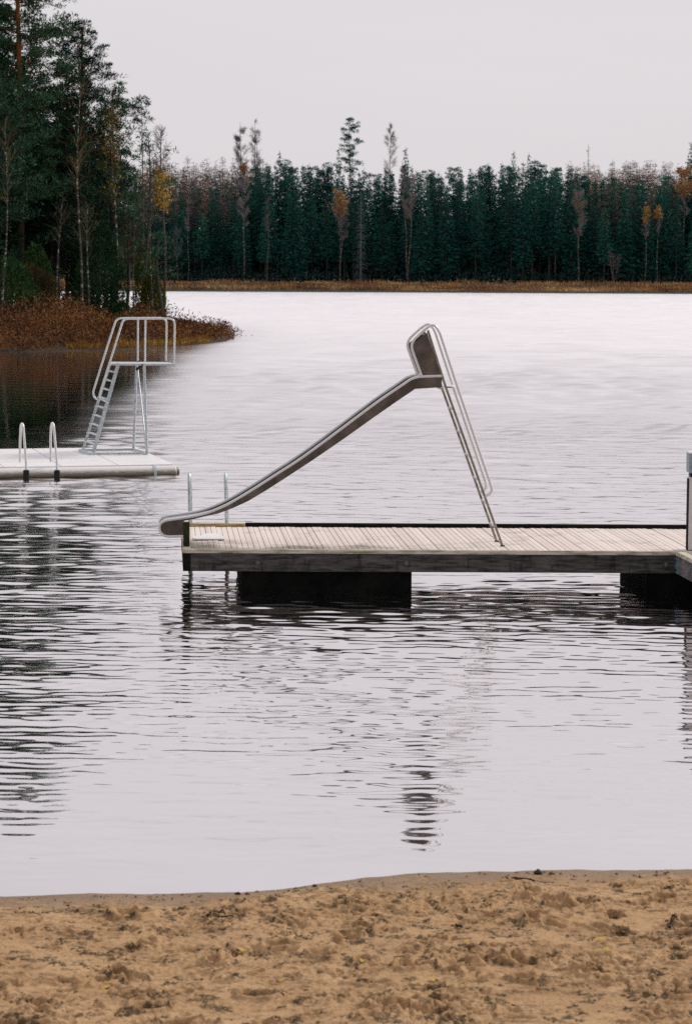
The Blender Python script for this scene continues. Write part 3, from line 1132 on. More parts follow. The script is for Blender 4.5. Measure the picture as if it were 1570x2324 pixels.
WL = 12.5
mb = WMB()
y = -0.03
while y > -WL:
    mb.wbox(0.07, 1.93, y - .096, y, DZ - .03 + rnd.uniform(-.003, .003), DZ + rnd.uniform(-.003, .003), .004)
    y -= .105
mb.build('deck', MT['deck'], walk)
for a in (0, 1.93):
    WMB().wbox(a, a + .07, -WL, -.03, FB, DZ - .048, .004).build('side_beam', MT['fascia_light'], walk)
    WMB().wbox(a - .012, a + .085, -WL, -.03, DZ - .045, DZ + .006, .005).build('edge_board', MT['edge_board'], walk)
br = WMB().wbox(-.008, -.0005, -.33, -.035, FB + .01, DZ - .065)
br.build('bracket', MT['steel_blue'], walk)
for yy in (-.27, -.1):
    for zz in (FB + .05, FB + .15):
        k = Vector((wk0.x + TSK * 1.35 * -yy - .006, wk0.y + yy, zz))
        MB().tube([k, k + Vector((-.012, 0, 0))], .013, 8).build('bolt', MT['black'], walk)
for yy in (-4.4, -8.8):
    WMB().wbox(.15, 1.85, yy - 1.2, yy + .4, -.35, FB + .02, .02).build('pontoon', MT['pontoon'], walk)

pb = gp(1559, 1249.5, DZ + .004)
post = empty('post', pb, 'pale square post with grey box and black band at the right end of the jetty', 'post')
pt = at(1566, 1079, pb.y)
px_, pw = pb.x, 0.15
lean = (pt.x - pb.x - 0.02) / (pt.z - pb.z)


def pbox(x0, x1, y0, y1, z0, z1, bev=0.004):
    m_ = MB().box(x0, x1, y0, y1, z0, z1, bev)
    m_.v = [(v[0] + lean * (v[2] - pb.z), v[1], v[2]) for v in m_.v]
    return m_


z2 = at(1566, 1083, pb.y).z
z3 = at(1566, 1073, pb.y).z
z4 = at(1566, 1030, pb.y).z
pbox(px_ + .006, px_ + pw, pb.y, pb.y + pw, pb.z, z2, .008).build('shaft', MT['post_paint'], post)
pbox(px_ - .002, px_ + .004, pb.y + .004, pb.y + pw - .004, pb.z, z2 - .02, 0).build('side_strip', MT['dark_timber'], post)
pbox(px_ + .016, px_ + pw - .01, pb.y + .01, pb.y + pw - .01, z2, z3).build('band', MT['black'], post)
bx = pbox(px_ - .006, px_ + .05, pb.y - .05, pb.y + pw + .04, z3, z4, .006).build('box_side', MT['cap_blue'], post)
pbox(px_ + .0505, px_ + .32, pb.y - .045, pb.y + pw + .035, z3, z4 - .03, .006).build('box_front', MT['black'], post)
pbox(px_ - .01, px_ + .33, pb.y - .055, pb.y + pw + .045, z4, z4 + .02, .006).build('box_lid', MT['post_paint'], post)

# ------------------------------------------------------------------ floating platform, ladder and diving tower
PZ = 0.20
fr_ = gp(398, 1054.5, PZ)          # near right corner
fl_ = gp(0, 1061, PZ)
brk = gp(309, 1014.5, PZ)          # far right corner
ex = (Vector((fl_.x, fl_.y, 0)) - Vector((fr_.x, fr_.y, 0))).normalized()   # along the front, leftward
ey = (Vector((brk.x, brk.y, 0)) - Vector((fr_.x, fr_.y, 0)))
PD = ey.length
ey.normalize()
PL = 14.0


def pp(u, v, z):
    return Vector((fr_.x, fr_.y, 0)) + ex * u + ey * v + Vector((0, 0, z))


plat = empty('floating_platform', (fr_.x, fr_.y, 0), 'white floating bathing platform carrying the diving tower', 'platform')
mb = MB()
u = 0.0
NB = 1.05
while u < PL:
    u1 = min(u + NB, PL)
    q = [pp(u + .012, .10, PZ - .16), pp(u1 - .012, .10, PZ - .16), pp(u1 - .012, PD, PZ - .16), pp(u + .012, PD, PZ - .16)]
    mb.hexa(q + [p + Vector((0, 0, .16)) for p in q])
    u = u1
q = [pp(.02, .12, -.1), pp(PL, .12, -.1), pp(PL, PD - .02, -.1), pp(.02, PD - .02, -.1)]
mb.hexa(q + [p + Vector((0, 0, PZ - .02 + .1)) for p in q])
mb.build('deck', MT['plastic'], plat)
MB().tube([pp(.42, .06, .055), pp(PL, .06, .055)], .125, 18).build('edge_tube', MT['float_tube'], plat)
MB().tube([pp(-.02, .06, .05), pp(.0, .06, .05), pp(.38, .06, .05), pp(.42, .06, .05)], [.11, .132, .132, .128], 18).build('end_cap', MT['float_tube'], plat)
MB().tube([pp(.36, .06, .05), pp(.41, .06, .05)], .142, 18).build('collar', MT['steel'], plat)
MB().tube([pp(.0, .2, .05), pp(0, PD, .05)], .12, 14).build('side_tube', MT['float_tube'], plat)

LY = gp(60, 1061.5, PZ).y
lad2 = empty('bathing_ladder', at(90, 1060, LY), 'steel bathing ladder with two arched handrails on the white floating platform', 'ladder')
for dx in (0, 70):
    f = lambda px, py, dy: at(px + dx * (1 if py > 1000 else .985), py - (1.2 if dx else 0), LY + dy)
    pts = [f(45.9, 1049, .35), f(46.5, 1000, .28), f(48.2, 966, .12), f(50.8, 960, .05), f(53.6, 967, -.02), f(60, 1050, -.1), f(59.5, 1081, -.12)]
    pts[-1].z = -.7
    MB().tube(fillet(pts, .05, 4), 0.022, 10).build('handrail', MT['tube'], lad2)
    k = f(60, 1062, -.14)
    MB().box(k.x - .05, k.x + .05, k.y - .03, k.y + .05, -.25, .17, .01).build('fender', MT['black'], lad2)
k0, k1 = at(60, 1062, LY - .12), at(130, 1062, LY - .12)
for i in range(3):
    MB().tube([Vector((k0.x, k0.y, -.02 - .25 * i)), Vector((k1.x, k1.y, -.02 - .25 * i))], .018, 8).build('rung', MT['steel'], lad2)

TN = gp(270, 1029.2, PZ + .02).y
TF = gp(250, 1020.3, PZ + .02).y
tower = empty('diving_tower', gp(270, 1025, PZ), 'galvanised steel diving tower with railings on the white floating platform', 'diving tower')
cor = [gp(206, 1029.6, PZ + .03), gp(335.5, 1028.6, PZ + .03), gp(303.5, 1019.7, PZ + .03), gp(180.5, 1021.2, PZ + .03)]
for i in range(4):
    a, b = cor[i], cor[(i + 1) % 4]
    MB().tube([a, b], .022, 8).build('base_bar', MT['steel'], tower)
n_ = lambda px, py: at(px, py, TN)
f_ = lambda px, py: at(px, py, TF)
q = [n_(254, 826.0), n_(396.5, 825.4), f_(380, 821.5), f_(247, 821.8)]
zt = (q[0].z + q[1].z) / 2
q = [Vector((p.x, p.y, zt)) for p in q]
MB().hexa([p - Vector((0, 0, .035)) for p in q] + q).build('platform_board', MT['steel'], tower)


def lattice(a0, a1, w):
    """stile made of a channel: flat bar on edge"""
    mb_ = MB()
    d = (a1 - a0).normalized()
    s_ = Vector((d.z, 0, -d.x)) * w
    t_ = Vector((0, .012, 0))
    c = [a0 - s_ - t_, a0 + s_ - t_, a0 + s_ + t_, a0 - s_ + t_]
    e = [a1 - s_ - t_, a1 + s_ - t_, a1 + s_ + t_, a1 - s_ + t_]
    return mb_.hexa(c + e)


ns0, ns1 = n_(212, 1028), n_(269.5, 824)
fs0, fs1 = f_(189, 1020), f_(252, 820)
lattice(ns0, ns1, .034).build('ladder_stile', MT['steel'], tower)
lattice(fs0, fs1, .026).build('ladder_stile', MT['steel'], tower)
for k in range(1, 10):
    t = k / 10.0
    a, b = ns0.lerp(ns1, t), fs0.lerp(fs1, t)
    w = Vector((.045, 0, 0))
    z_ = Vector((0, 0, .014))
    MB().hexa([a - w - z_, a + w - z_, b + w - z_, b - w - z_, a - w, a + w, b + w, b - w]).build('tread', MT['steel'], tower)
rail_n = [n_(247, 913.5), n_(230, 906), n_(226.5, 896), n_(254, 809), n_(279.5, 727), n_(289, 723.6), n_(386, 722.6), n_(395.5, 727), n_(397, 740), n_(395.5, 824)]
rail_f = [f_(228, 909), f_(214.5, 903), f_(211.5, 891), f_(238, 806), f_(263.5, 727), f_(273, 722), f_(368, 721.5), f_(377.5, 726), f_(378.5, 738), f_(377, 819)]
for rl in (rail_n, rail_f):
    MB().tube(fillet(rl, .1, 4), .0195, 10).build('railing', MT['steel_pale'], tower)
for a, b in ((n_(330.5, 724), n_(329.7, 822)), (f_(313.7, 723), f_(313, 819))):
    MB().tube([a, b], .018, 8).build('railing_post', MT['steel_pale'], tower)
for a, b in ((n_(327.7, 828), n_(334, 1027.5)), (f_(311, 824), f_(303.5, 1020))):
    MB().tube([a, b], .027, 8).build('leg', MT['steel'], tower)
MB().tube([f_(312.5, 832), n_(333, 1021)], .016, 8).build('brace', MT['steel'], tower)
MB().tube([f_(311, 838), n_(324, 828)], .026, 8).build('knee_brace', MT['dark_timber'], tower)

# ------------------------------------------------------------------ trees


def make_pine(H, crown0, rad, g, nl=46, clump=46, lean=0.0, cone=0.5, up=0.25, card=(.26, .06), tr=None, bend=.25, csz=1.0, ncm=2.4, openf=0.0):
    """scots pine: bare scaly stem, open tiers of limbs with flat needle clumps; returns (stem mesh, crown mesh)"""
    tk = NP()
    zz = np.linspace(0, H, 14)
    ph = g.uniform(0, 6.28)
    px = lean * zz + bend * np.sin(zz / H * 4 + ph) - bend * np.sin(ph)
    py = bend * np.cos(zz / H * 3.3 + ph) - bend * np.cos(ph)
    r0 = tr or 0.011 * H + .03
    tk.stem(np.stack([px, py, zz], 1), r0 * (1 - .86 * (zz / H) ** 1.1) + .01 + r0 * .5 * np.exp(-zz / .5), 9)
    cr = NP()
    for i in range(nl):
        t = (i + g.uniform(0, 1)) / nl
        z = crown0 + (H - crown0) * t ** 0.9
        az = g.uniform(0, 6.28)
        if openf and abs((az - 4.71 + 3.14) % 6.28 - 3.14) < openf:
            continue
        ln = rad * (1 - t) ** cone * g.uniform(.55, 1.1) * (0.75 + .5 * min(1, t * 5)) + .25
        b0 = np.array([np.interp(z, zz, px), np.interp(z, zz, py), z])
        d = np.array([math.cos(az), math.sin(az), up + .5 * t + g.uniform(-.25, .2)])
        k = np.linspace(0, 1, 6)[:, None]
        P = b0 + d * ln * k + np.array([0, 0, 1]) * (ln * .12 * (k ** 2 - k) * g.uniform(.5, 2))
        P[1:5, :2] += g.normal(size=(4, 2)) * .05 * ln
        tk.stem(P, .026 * (1 - .8 * k[:, 0]) * (0.5 + ln / 4) + .005, 4)
        nc = max(2, int(ln * ncm))
        for c in range(nc):
            s = g.uniform(.18, 1.05) if c else 1.0
            ctr = b0 + d * ln * s + g.normal(size=3) * np.array([.24, .24, .10]) * (0.4 + ln * .28)
            sz = csz * g.uniform(.26, .52) * (0.7 + .14 * ln)
            m = int(clump * g.uniform(.6, 1.2))
            v = g.normal(size=(m, 3))
            v /= np.linalg.norm(v, axis=1, keepdims=True)
            off = v * (g.uniform(0, 1, (m, 1)) ** .5) * sz * np.array([1.2, 1.2, .55])
            D = v * .8 + np.array([0, 0, .55]) + g.normal(size=(m, 3)) * .35
            cr.cards(ctr + off, D, g.uniform(.7, 1.3, m) * card[0], card[1], g)
    return tk, cr


def make_spruce(H, crown0, rad, g, dens=1.0, nw=None, cone=0.85, droop=.35, card=(.70, .26), tr=None, twigs=True):
    """spruce or larch: straight stem with whorls of drooping branches hung with short sprays"""
    tk = NP()
    zz = np.linspace(0, H, 8)
    tk.stem(np.stack([zz * 0, zz * 0, zz], 1), (tr or .008 * H) * (1 - .93 * zz / H) + .008, 6)
    cr = NP()
    nw = nw or int((H - crown0) / .55)
    C, D, L, W = [], [], [], []
    for i in range(nw):
        t = (i + .5 * g.random()) / nw
        z = crown0 + (H - crown0) * t
        nb = g.integers(6, 10)
        a0 = g.uniform(0, 6.28)
        for b in range(nb):
            if g.random() > .55 + .45 * dens:
                continue
            az = a0 + 6.28 * b / nb + g.normal(0, .2)
            ln = (rad * (1 - t) ** cone + .10) * g.uniform(.55, 1.15) * (0.6 + .4 * min(1, t * 6))
            o = np.array([math.cos(az), math.sin(az), 0.0])
            if twigs and ln > .6:
                k = np.linspace(0, 1, 4)[:, None]
                P = np.array([0, 0, z]) + o * ln * k + np.array([0, 0, 1]) * (-droop * ln * (k - .45 * k ** 2))
                tk.stem(P, .03 * (1 - .8 * k[:, 0]), 3)
            m = max(3, int(ln * 7.5 * dens))
            s = g.uniform(.12, 1.0, m)
            c = np.array([0, 0, z + g.uniform(-.45, .45) * (1.6 if droop < 0 else .6)]) + o * ln * s[:, None]
            c[:, 2] += -droop * ln * (s - .45 * s * s)
            c += g.normal(size=(m, 3)) * .10
            side = np.array([-o[1], o[0], 0])
            sg = g.choice([-1, 1], m)[:, None]
            d = o * .75 + side * sg * .65 + np.array([0, 0, -.45]) + g.normal(size=(m, 3)) * .3
            C.append(c)
            D.append(d)
            L.append(g.uniform(.6, 1.25, m) * card[0] * (.45 + .55 * (1 - t)))
            W.append(np.full(m, card[1]))
    # leader
    C.append(np.array([[0, 0, H - .4], [0, 0, H - .2]]))
    D.append(np.array([[0, 0, 1.], [0.05, 0, 1.]]))
    L.append(np.array([.9, .6]))
    W.append(np.array([.10, .08]))
    cr.cards(np.concatenate(C), np.concatenate(D), np.concatenate(L), np.concatenate(W), g)
    return tk, cr


def make_broad(H, g, fork=.45, spread=1.6, nb=26, twig_n=900, leaf_n=0, leaf_box=(.7, 1.0), crown0=.45, twig=(.8, .03), leafc=(.3, .18), tr=None, lean=0.0, stems=1, splay=.08):
    """birch or aspen: pale stem(s), rising limbs, fine twigs, leaves only where the tree still has them"""
    tk, cr, lf = NP(), NP(), NP()
    r0 = tr or .009 * H
    for st in range(stems):
        sx = (st - (stems - 1) / 2) * splay
        h = H * (1 - .06 * st)
        zz = np.linspace(0, h, 10)
        ph = g.uniform(0, 6)
        P = np.stack([lean * zz + sx * zz + .12 * np.sin(zz * .5 + ph) - .12 * math.sin(ph), .1 * np.cos(zz * .4 + ph) - .1 * math.cos(ph), zz], 1)
        tk.stem(P, r0 * (1 - .9 * zz / h) + .012, 6)
        for i in range(nb):
            t = g.uniform(crown0, .98)
            b0 = np.array([np.interp(t * h, zz, P[:, 0]), np.interp(t * h, zz, P[:, 1]), t * h])
            az = g.uniform(0, 6.28)
            ln = spread * (0.35 + .9 * math.sin(math.pi * min(1, (t - crown0) / (1.02 - crown0) * .8 + .18))) * g.uniform(.6, 1.1)
            d = np.array([math.cos(az) * .62, math.sin(az) * .62, .8])
            k = np.linspace(0, 1, 4)[:, None]
            B = b0 + d * ln * k
            cr.stem(B, .022 * (1 - .85 * k[:, 0]) + .004, 3)
            m = max(3, twig_n // (nb * stems))
            s = g.uniform(.25, 1.05, m)
            c = b0 + d * ln * s[:, None] + g.normal(size=(m, 3)) * .10
            cr.cards(c, d + g.normal(size=(m, 3)) * .55, g.uniform(.5, 1.2, m) * twig[0], twig[1], g)
            if leaf_n and leaf_box[0] <= t <= leaf_box[1]:
                m2 = max(3, int(leaf_n // max(1, nb * stems * (min(leaf_box[1], .98) - leaf_box[0]) / (.98 - crown0))))
                s = g.uniform(.2, 1.1, m2)
                c = b0 + d * ln * s[:, None] + g.normal(size=(m2, 3)) * .28
                lf.cards(c, g.normal(size=(m2, 3)), g.uniform(.6, 1.2, m2) * leafc[0], leafc[1], g)
    return tk, cr, lf


def tree(name, parts, loc, label, group=None, rz=0.0, cat='tree'):
    """parts: (part name, NP or mesh, material, smooth)"""
    o = empty(name, loc, label, cat, group, rz)
    for pn, a, m, sm in parts:
        if isinstance(a, NP):
            if not a.v:
                continue
            a = a.mesh(pn, m, sm)
        link(pn, a, o)
    return o


def on_point(px, Y):
    x = at(px, 700, Y).x
    return Vector((x, Y, float(point_z(np.array(x), np.array(Y))) - .05))


def height(px_top, py_top, Y, z0):
    return at(px_top, py_top, Y).z - z0


# --- the wooded point: trees one can tell apart
g = np.random.default_rng(101)
l = on_point(45, 148)
tk, cr = make_pine(27.5, 7.5, 3.0, g, nl=165, clump=62, cone=.30, up=.06, lean=-.004, card=(.22, .065), bend=.15, tr=.27, csz=.88, ncm=3.2, openf=.5)
pineA = tree('pine_tree', [('trunk', tk, MT['pine_bark'], True), ('crown', cr, MT['pine_needles'], False)], l,
             'tallest pine on the wooded point, its orange upper trunk leaving the top of the photo')
l = on_point(188, 150)
tk, cr = make_pine(height(186, 62, 150, l.z), 3.6, 3.7, g, nl=140, clump=44, cone=.85, up=.45, card=(.21, .055), bend=.10, csz=.66, ncm=3.6)
tree('pine_tree', [('trunk', tk, MT['pine_bark'], True), ('crown', cr, MT['pine_needles'], False)], l,
     'second tallest pine on the wooded point, pointed airy crown right of the orange trunked pine')
l = on_point(254, 152)
tk, cr = make_pine(height(275, 203, 152, l.z), 3.6, 2.0, g, nl=74, clump=38, cone=.6, up=.4, lean=.026, card=(.21, .055), bend=.12, csz=.66, ncm=3.4)
tree('pine_tree', [('trunk', tk, MT['pine_bark'], True), ('crown', cr, MT['pine_needles'], False)], l,
     'pine with a thin leaning top, rightmost of the green pines on the wooded point')
l = on_point(324, 180)
tk, cr = make_pine(height(323, 228, 180, l.z), height(323, 285, 180, l.z), 0.38, g, nl=11, clump=34, cone=.35, up=.1, card=(.26, .055), bend=.06, tr=.075, csz=.62)
tree('pine_tree', [('trunk', tk, MT['twig_bark'], True), ('crown', cr, MT['pine_needles'], False)], l,
     'slender pine with a bare stem and a small tufted top above the wooded point')
# broad lower pines and spruces that fill the wood
fill = []
for v in range(3):
    tk, cr = make_pine(12.5, (1.4, 3.5, 3.3)[v], 2.9, g, nl=74, clump=52, cone=.6, up=.15, card=(.24, .07), csz=.8, ncm=3.2)
    fill.append((tk.mesh('trunk', MT['spruce_bark'], True), cr.mesh('crown', MT['pine_needles'])))
spots = [(-70, 146, 1.5), (-30, 141, 1.15), (5, 156, 1.25), (22, 166, 1.0), (68, 158, 1.06), (92, 170, 1.2), (112, 152, .98), (132, 164, 1.14), (150, 158, .9),
         (168, 168, 1.02), (205, 162, .94), (226, 156, .82), (243, 168, .86), (-120, 150, 1.8), (-190, 156, 2.0), (-270, 150, 1.9), (-360, 154, 1.9), (-150, 165, 1.6), (-240, 168, 1.7)]
proto = []
for i, (px, Y, s) in enumerate(spots):
    v = (0 if not 60 < px < 175 and not 200 < px < 250 else 1 + i % 2) if i >= 3 else i
    if i < 3:
        o = tree('pine_tree', [('trunk', fill[v][0], None, 0), ('crown', fill[v][1], None, 0)], (0, 0, 0),
                 'dark bushy pine massed among the others in the wood on the left', 'dark pines massed in the wood on the left')
        proto.append(o)
    else:
        o = copy_tree(proto[v])
    o.location = on_point(px, Y)
    o.rotation_euler.z = i * 2.1
    o.scale = (s * .95 + .05, s * .95 + .05, s)


def birch_on_point(px, Y, H, label, g, bare=1, leaves=0, lean=0.0, **kw):
    l = on_point(px, Y)
    kw.setdefault('spread', .75)
    tk, cr, lf = make_broad(H, g, twig_n=kw.pop('twig_n', 260), leaf_n=leaves, lean=lean, **kw)
    return tree('birch_tree', [('trunk', tk, MT['birch_bark'], True), ('twigs', cr, MT['brown_twigs'], False), ('crown', lf, MT['yellow'], False)], l, label)


birch_on_point(3, 128, 11, 'thin white birch stem at the left edge of the photo, left of the tallest pine', g, lean=.022, tr=.05, crown0=.6, twig_n=120)
birch_on_point(184, 133, 13.5, 'tallest pale birch stem, standing in the middle of the wood on the left', g, lean=.002, tr=.062, crown0=.55, twig_n=150)
birch_on_point(203, 134, 7, 'short white birch stem close right of the tallest pale birch stem', g, lean=.025, tr=.055, crown0=.55, twig_n=90)
birch_on_point(131, 138, 7.5, 'slanting white birch stem in the gap of bright water left of the wood centre', g, lean=.03, tr=.045, crown0=.6, twig_n=90)
birch_on_point(262, 145, 13, 'thin mottled stem just right of the large dark juniper', g, lean=-.012, tr=.07, crown0=.5, leaves=160, leaf_box=(.6, .95), leafc=(.14, .1))
birch_on_point(307, 140, 6.2, 'slim white birch stem behind the railing of the diving tower', g, lean=.006, tr=.055, crown0=.55)
birch_on_point(348, 142, 10, 'white birch stem near the right end of the wood, next to the dark stem', g, lean=.012, tr=.048, crown0=.5, twig_n=120)
birch_on_point(240, 158, height(232, 335, 158, .7), 'birch with yellow leaves showing high up between the pines', g, leaves=2600, leaf_box=(.84, 1), lean=-.008, spread=.95, crown0=.5, leafc=(.15, .11))
birch_on_point(226, 161, height(225, 425, 161, .7), 'birch with tawny leaves lower down between the pines', g, leaves=1500, leaf_box=(.6, 1), spread=1.1, crown0=.4, leafc=(.15, .11))
l = on_point(371, 172)
tk, cr, lf = make_broad(height(365, 288, 172, l.z), g, twig_n=900, leaf_n=800, leaf_box=(.58, .74), spread=.8, crown0=.5, tr=.11, lean=-.010, twig=(.5, .028), leafc=(.15, .11))
tree('aspen_tree', [('trunk', tk, MT['twig_bark'], True), ('twigs', cr, MT['bare_twigs'], False), ('crown', lf, MT['yellow'], False)], l,
     'tall bare aspen with a few yellow leaves at the right end of the wood')
for px, Y, H, ln_, lb in ((322, 146, 11.5, .004, 'dark straight trunk rising behind the right half of the tower railing'),
                          (368, 140, 5.2, .055, 'dark trunk leaning to the right, last of the wood before open water'),
                          (284, 152, 9, .0, 'reddish thin trunk between the juniper and the diving tower railing'),
                          (120, 150, 10, .0, 'dark trunk in the gap of bright water left of the wood centre')):
    l = on_point(px, Y)
    tk, cr = make_pine(H, H * .55, 1.2, g, nl=16, clump=26, lean=ln_, tr=.12, card=(.26, .06))
    tree('pine_tree', [('trunk', tk, MT['spruce_bark'], True), ('crown', cr, MT['pine_needles'], False)], l, lb)


def bush(px, Y, h, rad, m, label, g, n=5200, name='juniper_bush', card=(.26, .07)):
    l = on_point(px, Y)
    cr, tk = NP(), NP()
    tk.stem([(0, 0, 0), (.03, 0, h * .5), (0, .02, h * .92)], [.07, .05, .015], 5)
    t = g.uniform(0, 1, n) ** .85
    az = g.uniform(0, 6.28, n)
    rr = rad * (np.sin(np.pi * np.clip(t * .78 + .17, 0, 1)) ** .8) * g.uniform(.3, 1, n) ** .5
    rr *= 0.72 + .56 * vn(az * 1.3 + 5, t * 6, 13)
    c = np.stack([rr * np.cos(az), rr * np.sin(az), t * h * (0.92 + .12 * vn(az * 2, t * 0 + 1, 4))], 1)
    d = np.stack([np.cos(az) * .5, np.sin(az) * .5, np.full(n, .8)], 1) + g.normal(size=(n, 3)) * .4
    cr.cards(c, d, g.uniform(.6, 1.3, n) * card[0], card[1], g)
    return tree(name, [('stem', tk, MT['spruce_bark'], True), ('foliage', cr, m, False)], l, label, cat='bush')


bush(226, 141, 6.0, 1.45, MT['juniper'], 'large dark green juniper standing in the middle of the wooded point', g, 9000)
bush(345, 143, 3.3, .72, MT['olive'], 'olive green young spruce left of the leaning dark trunk', g, 3600, 'young_spruce')
bush(275, 137, 1.5, .55, MT['juniper'], 'small dark juniper at the foot of the mottled stem', g, 1500)
bush(312, 148, 1.2, .50, MT['juniper'], 'low dark juniper behind the tower railing', g, 1800)
bush(330, 150, 5.2, .7, MT['olive'], 'slim greenish young spruce between the white stem and the dark trunk', g, 2600, 'young_spruce')
bush(60, 140, 3.2, 2.2, MT['brown_twigs'], 'brown thicket around the foot of the tallest pine', g, 5200, 'thicket', (.5, .05))
bush(15, 136, 3.8, 1.8, MT['juniper'], 'dark undergrowth bush at the left edge below the white birch stem', g, 5200)
bush(160, 150, 1.0, .7, MT['juniper'], 'low dark juniper under the gap of bright water', g, 1300)
bush(84, 142, 4.6, 1.0, MT['juniper'], 'dark juniper just right of the tallest pine trunk', g, 4600)
bush(188, 155, 4.2, 1.1, MT['juniper'], 'dark juniper directly behind the tallest pale birch stem', g, 3600)

# heath: rusty shrubs too many to count
MT['heath'] = foliage('rusty_heath_leaves', (0.085, 0.036, 0.016), (0.40, 0.165, 0.036), (0.70, 0.39, 0.085), 0.32, 1.6)
MT['sedge'] = foliage('yellow_sedge', (0.08, 0.045, 0.012), (0.34, 0.19, 0.03), (0.52, 0.33, 0.05), 0.35, 3)
g = np.random.default_rng(55)
hp = NP()
n = 0
C, D, L = [], [], []
while n < 4200:
    x, y = g.uniform(-45, -5), 108 + 80 * g.random() ** 1.3
    d = float(pt_dist(x, y))
    if d < .3 or abs(x) > .165 * y + 3:
        continue
    z = float(point_z(np.array(x), np.array(y)))
    top = (0.35 + .75 * min(1, d / 5)) * (0.35 + 1.2 * float(vn(np.array(x * .55 + 90), np.array(y * .3), 8))) * (1 + .35 * (x > -17)) * (1.0 - .6 * (y > 148))
    m = 34
    o = g.normal(size=(m, 3)) * np.array([.42, .42, 0])
    hz = g.uniform(.05, 1, m) * top * np.exp(-(o[:, 0] ** 2 + o[:, 1] ** 2) * .9)
    C.append(np.array([x, y, z]) + o + np.stack([hz * 0, hz * 0, hz], 1))
    D.append(np.array([0, 0, .5]) + g.normal(size=(m, 3)) * .75)
    L.append(g.uniform(.08, .22, m))
    n += 1
hp.cards(np.concatenate(C), np.concatenate(D), np.concatenate(L), .06, g)
tag(link('heath_shrubs', hp.mesh('heath_shrubs', MT['heath'])), 'rusty brown heath shrubs covering the wooded point down to the water', 'heath', kind='stuff')
sp2 = NP()
xs = g.uniform(-40, -5, 9000)
C, D = [], []
front = np.array([(p.x, p.y) for p in _pf] + [(_tip.x, _tip.y)])
fx_ = np.concatenate([[-45], front[:, 0]])
fy_ = np.concatenate([[front[0, 1] - 1], front[:, 1]])
yy = np.interp(xs, fx_, fy_) + np.abs(g.normal(size=len(xs))) * 1.4 + .2
dens = vn(xs * .35, yy * 0 + 3, 17)
k = (dens > .56) & (xs < _tip.x)
xs, yy = xs[k], yy[k]
zz = point_z(xs, yy)
sp2.cards(np.stack([xs, yy, zz - .03], 1), np.array([0, 0, 1.]) + g.normal(size=(len(xs), 3)) * .25, g.uniform(.15, .45, len(xs)), .035, g)
tag(link('sedge', sp2.mesh('sedge', MT['sedge'])), 'yellow sedge fringing the waterline of the wooded point', 'sedge', kind='stuff')

# ------------------------------------------------------------------ far shore: reeds, undergrowth
g = np.random.default_rng(66)


def reed_material():
    m, nt, bs = mat('far_reeds')
    ge = N(nt, 'ShaderNodeNewGeometry')
    mp = N(nt, 'ShaderNodeMapping')
    mp.inputs['Scale'].default_value = (.09, .11, .5)
    nt.links.new(ge.outputs['Position'], mp.inputs['Vector'])
    n1 = noise(nt, 1.0, 4, .65, mp.outputs['Vector'])
    n2 = noise(nt, 1.6, 3, .6, ge.outputs['Position'])
    s = math_n(nt, 'ADD', math_n(nt, 'MULTIPLY', n1.outputs['Fac'], .75), math_n(nt, 'MULTIPLY', n2.outputs['Fac'], .25))
    r = ramp(nt, s, [(.36, (.08, .045, .034)), (.45, (.28, .14, .07)), (.53, (.48, .26, .11)), (.62, (.74, .50, .23))])
    nt.links.new(r.outputs['Color'], bs.inputs['Base Color'])
    bs.inputs['Roughness'].default_value = .85
    bs.inputs['Specular IOR Level'].default_value = .1
    return m


MT['reeds'] = reed_material()
rp = NP()
n = 26000
x = g.uniform(-125, 125, n)
d = 36 * g.random(n) ** 1.3
y = far_shore(x) + 1.6 + d
z = far_z(x, y)
h = g.uniform(.35, 1.1, n) * (.25 + 1.0 * vn(x * .16, d * .2, 29))
rp.cards(np.stack([x, y, z - .05], 1), np.array([0, 0, 1.]) + g.normal(size=(n, 3)) * .22, h, .24, g)
tag(link('reed_bed', rp.mesh('reed_bed', MT['reeds'])), 'strip of brown and golden reeds along the far shore', 'reeds', kind='stuff')
MT['under'] = foliage('far_undergrowth', (.006, .022, .022), (.018, .05, .045), (.05, .06, .05), .2, 1.5)
up_ = NP()
n = 60000
x = g.uniform(-125, 125, n)
y = far_shore(x) + 36 + 40 * g.random(n) ** .8
z = far_z(x, y) + (g.uniform(0, 1, n) ** .8) * (1.2 + 8.5 * vn(x * .22, y * .12, 31) ** 1.5 * sstep(36, 46, y - far_shore(x)))
up_.cards(np.stack([x, y, z], 1), np.array([0, 0, .7]) + g.normal(size=(n, 3)) * .5, g.uniform(.5, 1.1, n), .3, g)
tag(link('undergrowth', up_.mesh('undergrowth', MT['under'])), 'dark undergrowth along the foot of the far forest', 'undergrowth', kind='stuff')

# ------------------------------------------------------------------ far forest
SP = []
for v in range(8):
    tk, cr = make_spruce(24, (3.0, 4.6, 7.0, 2.4, 5.4, 8.5, 3.8, 6.5)[v], (3.2, 2.9, 2.8, 3.6, 3.0, 2.6, 3.4, 2.3)[v], g, dens=(1.0, .95, .9, 1.0, .95, .8, 1.0, .75)[v], cone=(.72, .66, .5, .8, .62, .45, .75, .4)[v],
                         droop=(.35, .45, .3, .4, .6, .2, .5, .3)[v])
    SP.append((tk.mesh('trunk', MT['spruce_bark'], True), cr.mesh('crown', MT['spruce_needles'])))
LA = []
for v in range(4):
    tk, cr = make_spruce(24, 12.5, (1.9, 1.6, 2.1, 1.5)[v], g, dens=1.0, cone=.45, droop=-.3, card=(.7, .10))
    LA.append((tk.mesh('trunk', MT['twig_bark'], True), cr))
LAM = [(t_, c_.mesh('crown', MT['larch_twigs'])) for t_, c_ in LA]
tk, cr = make_spruce(24, 15, 1.7, g, dens=1.0, cone=.4, droop=-.2, card=(.55, .14))
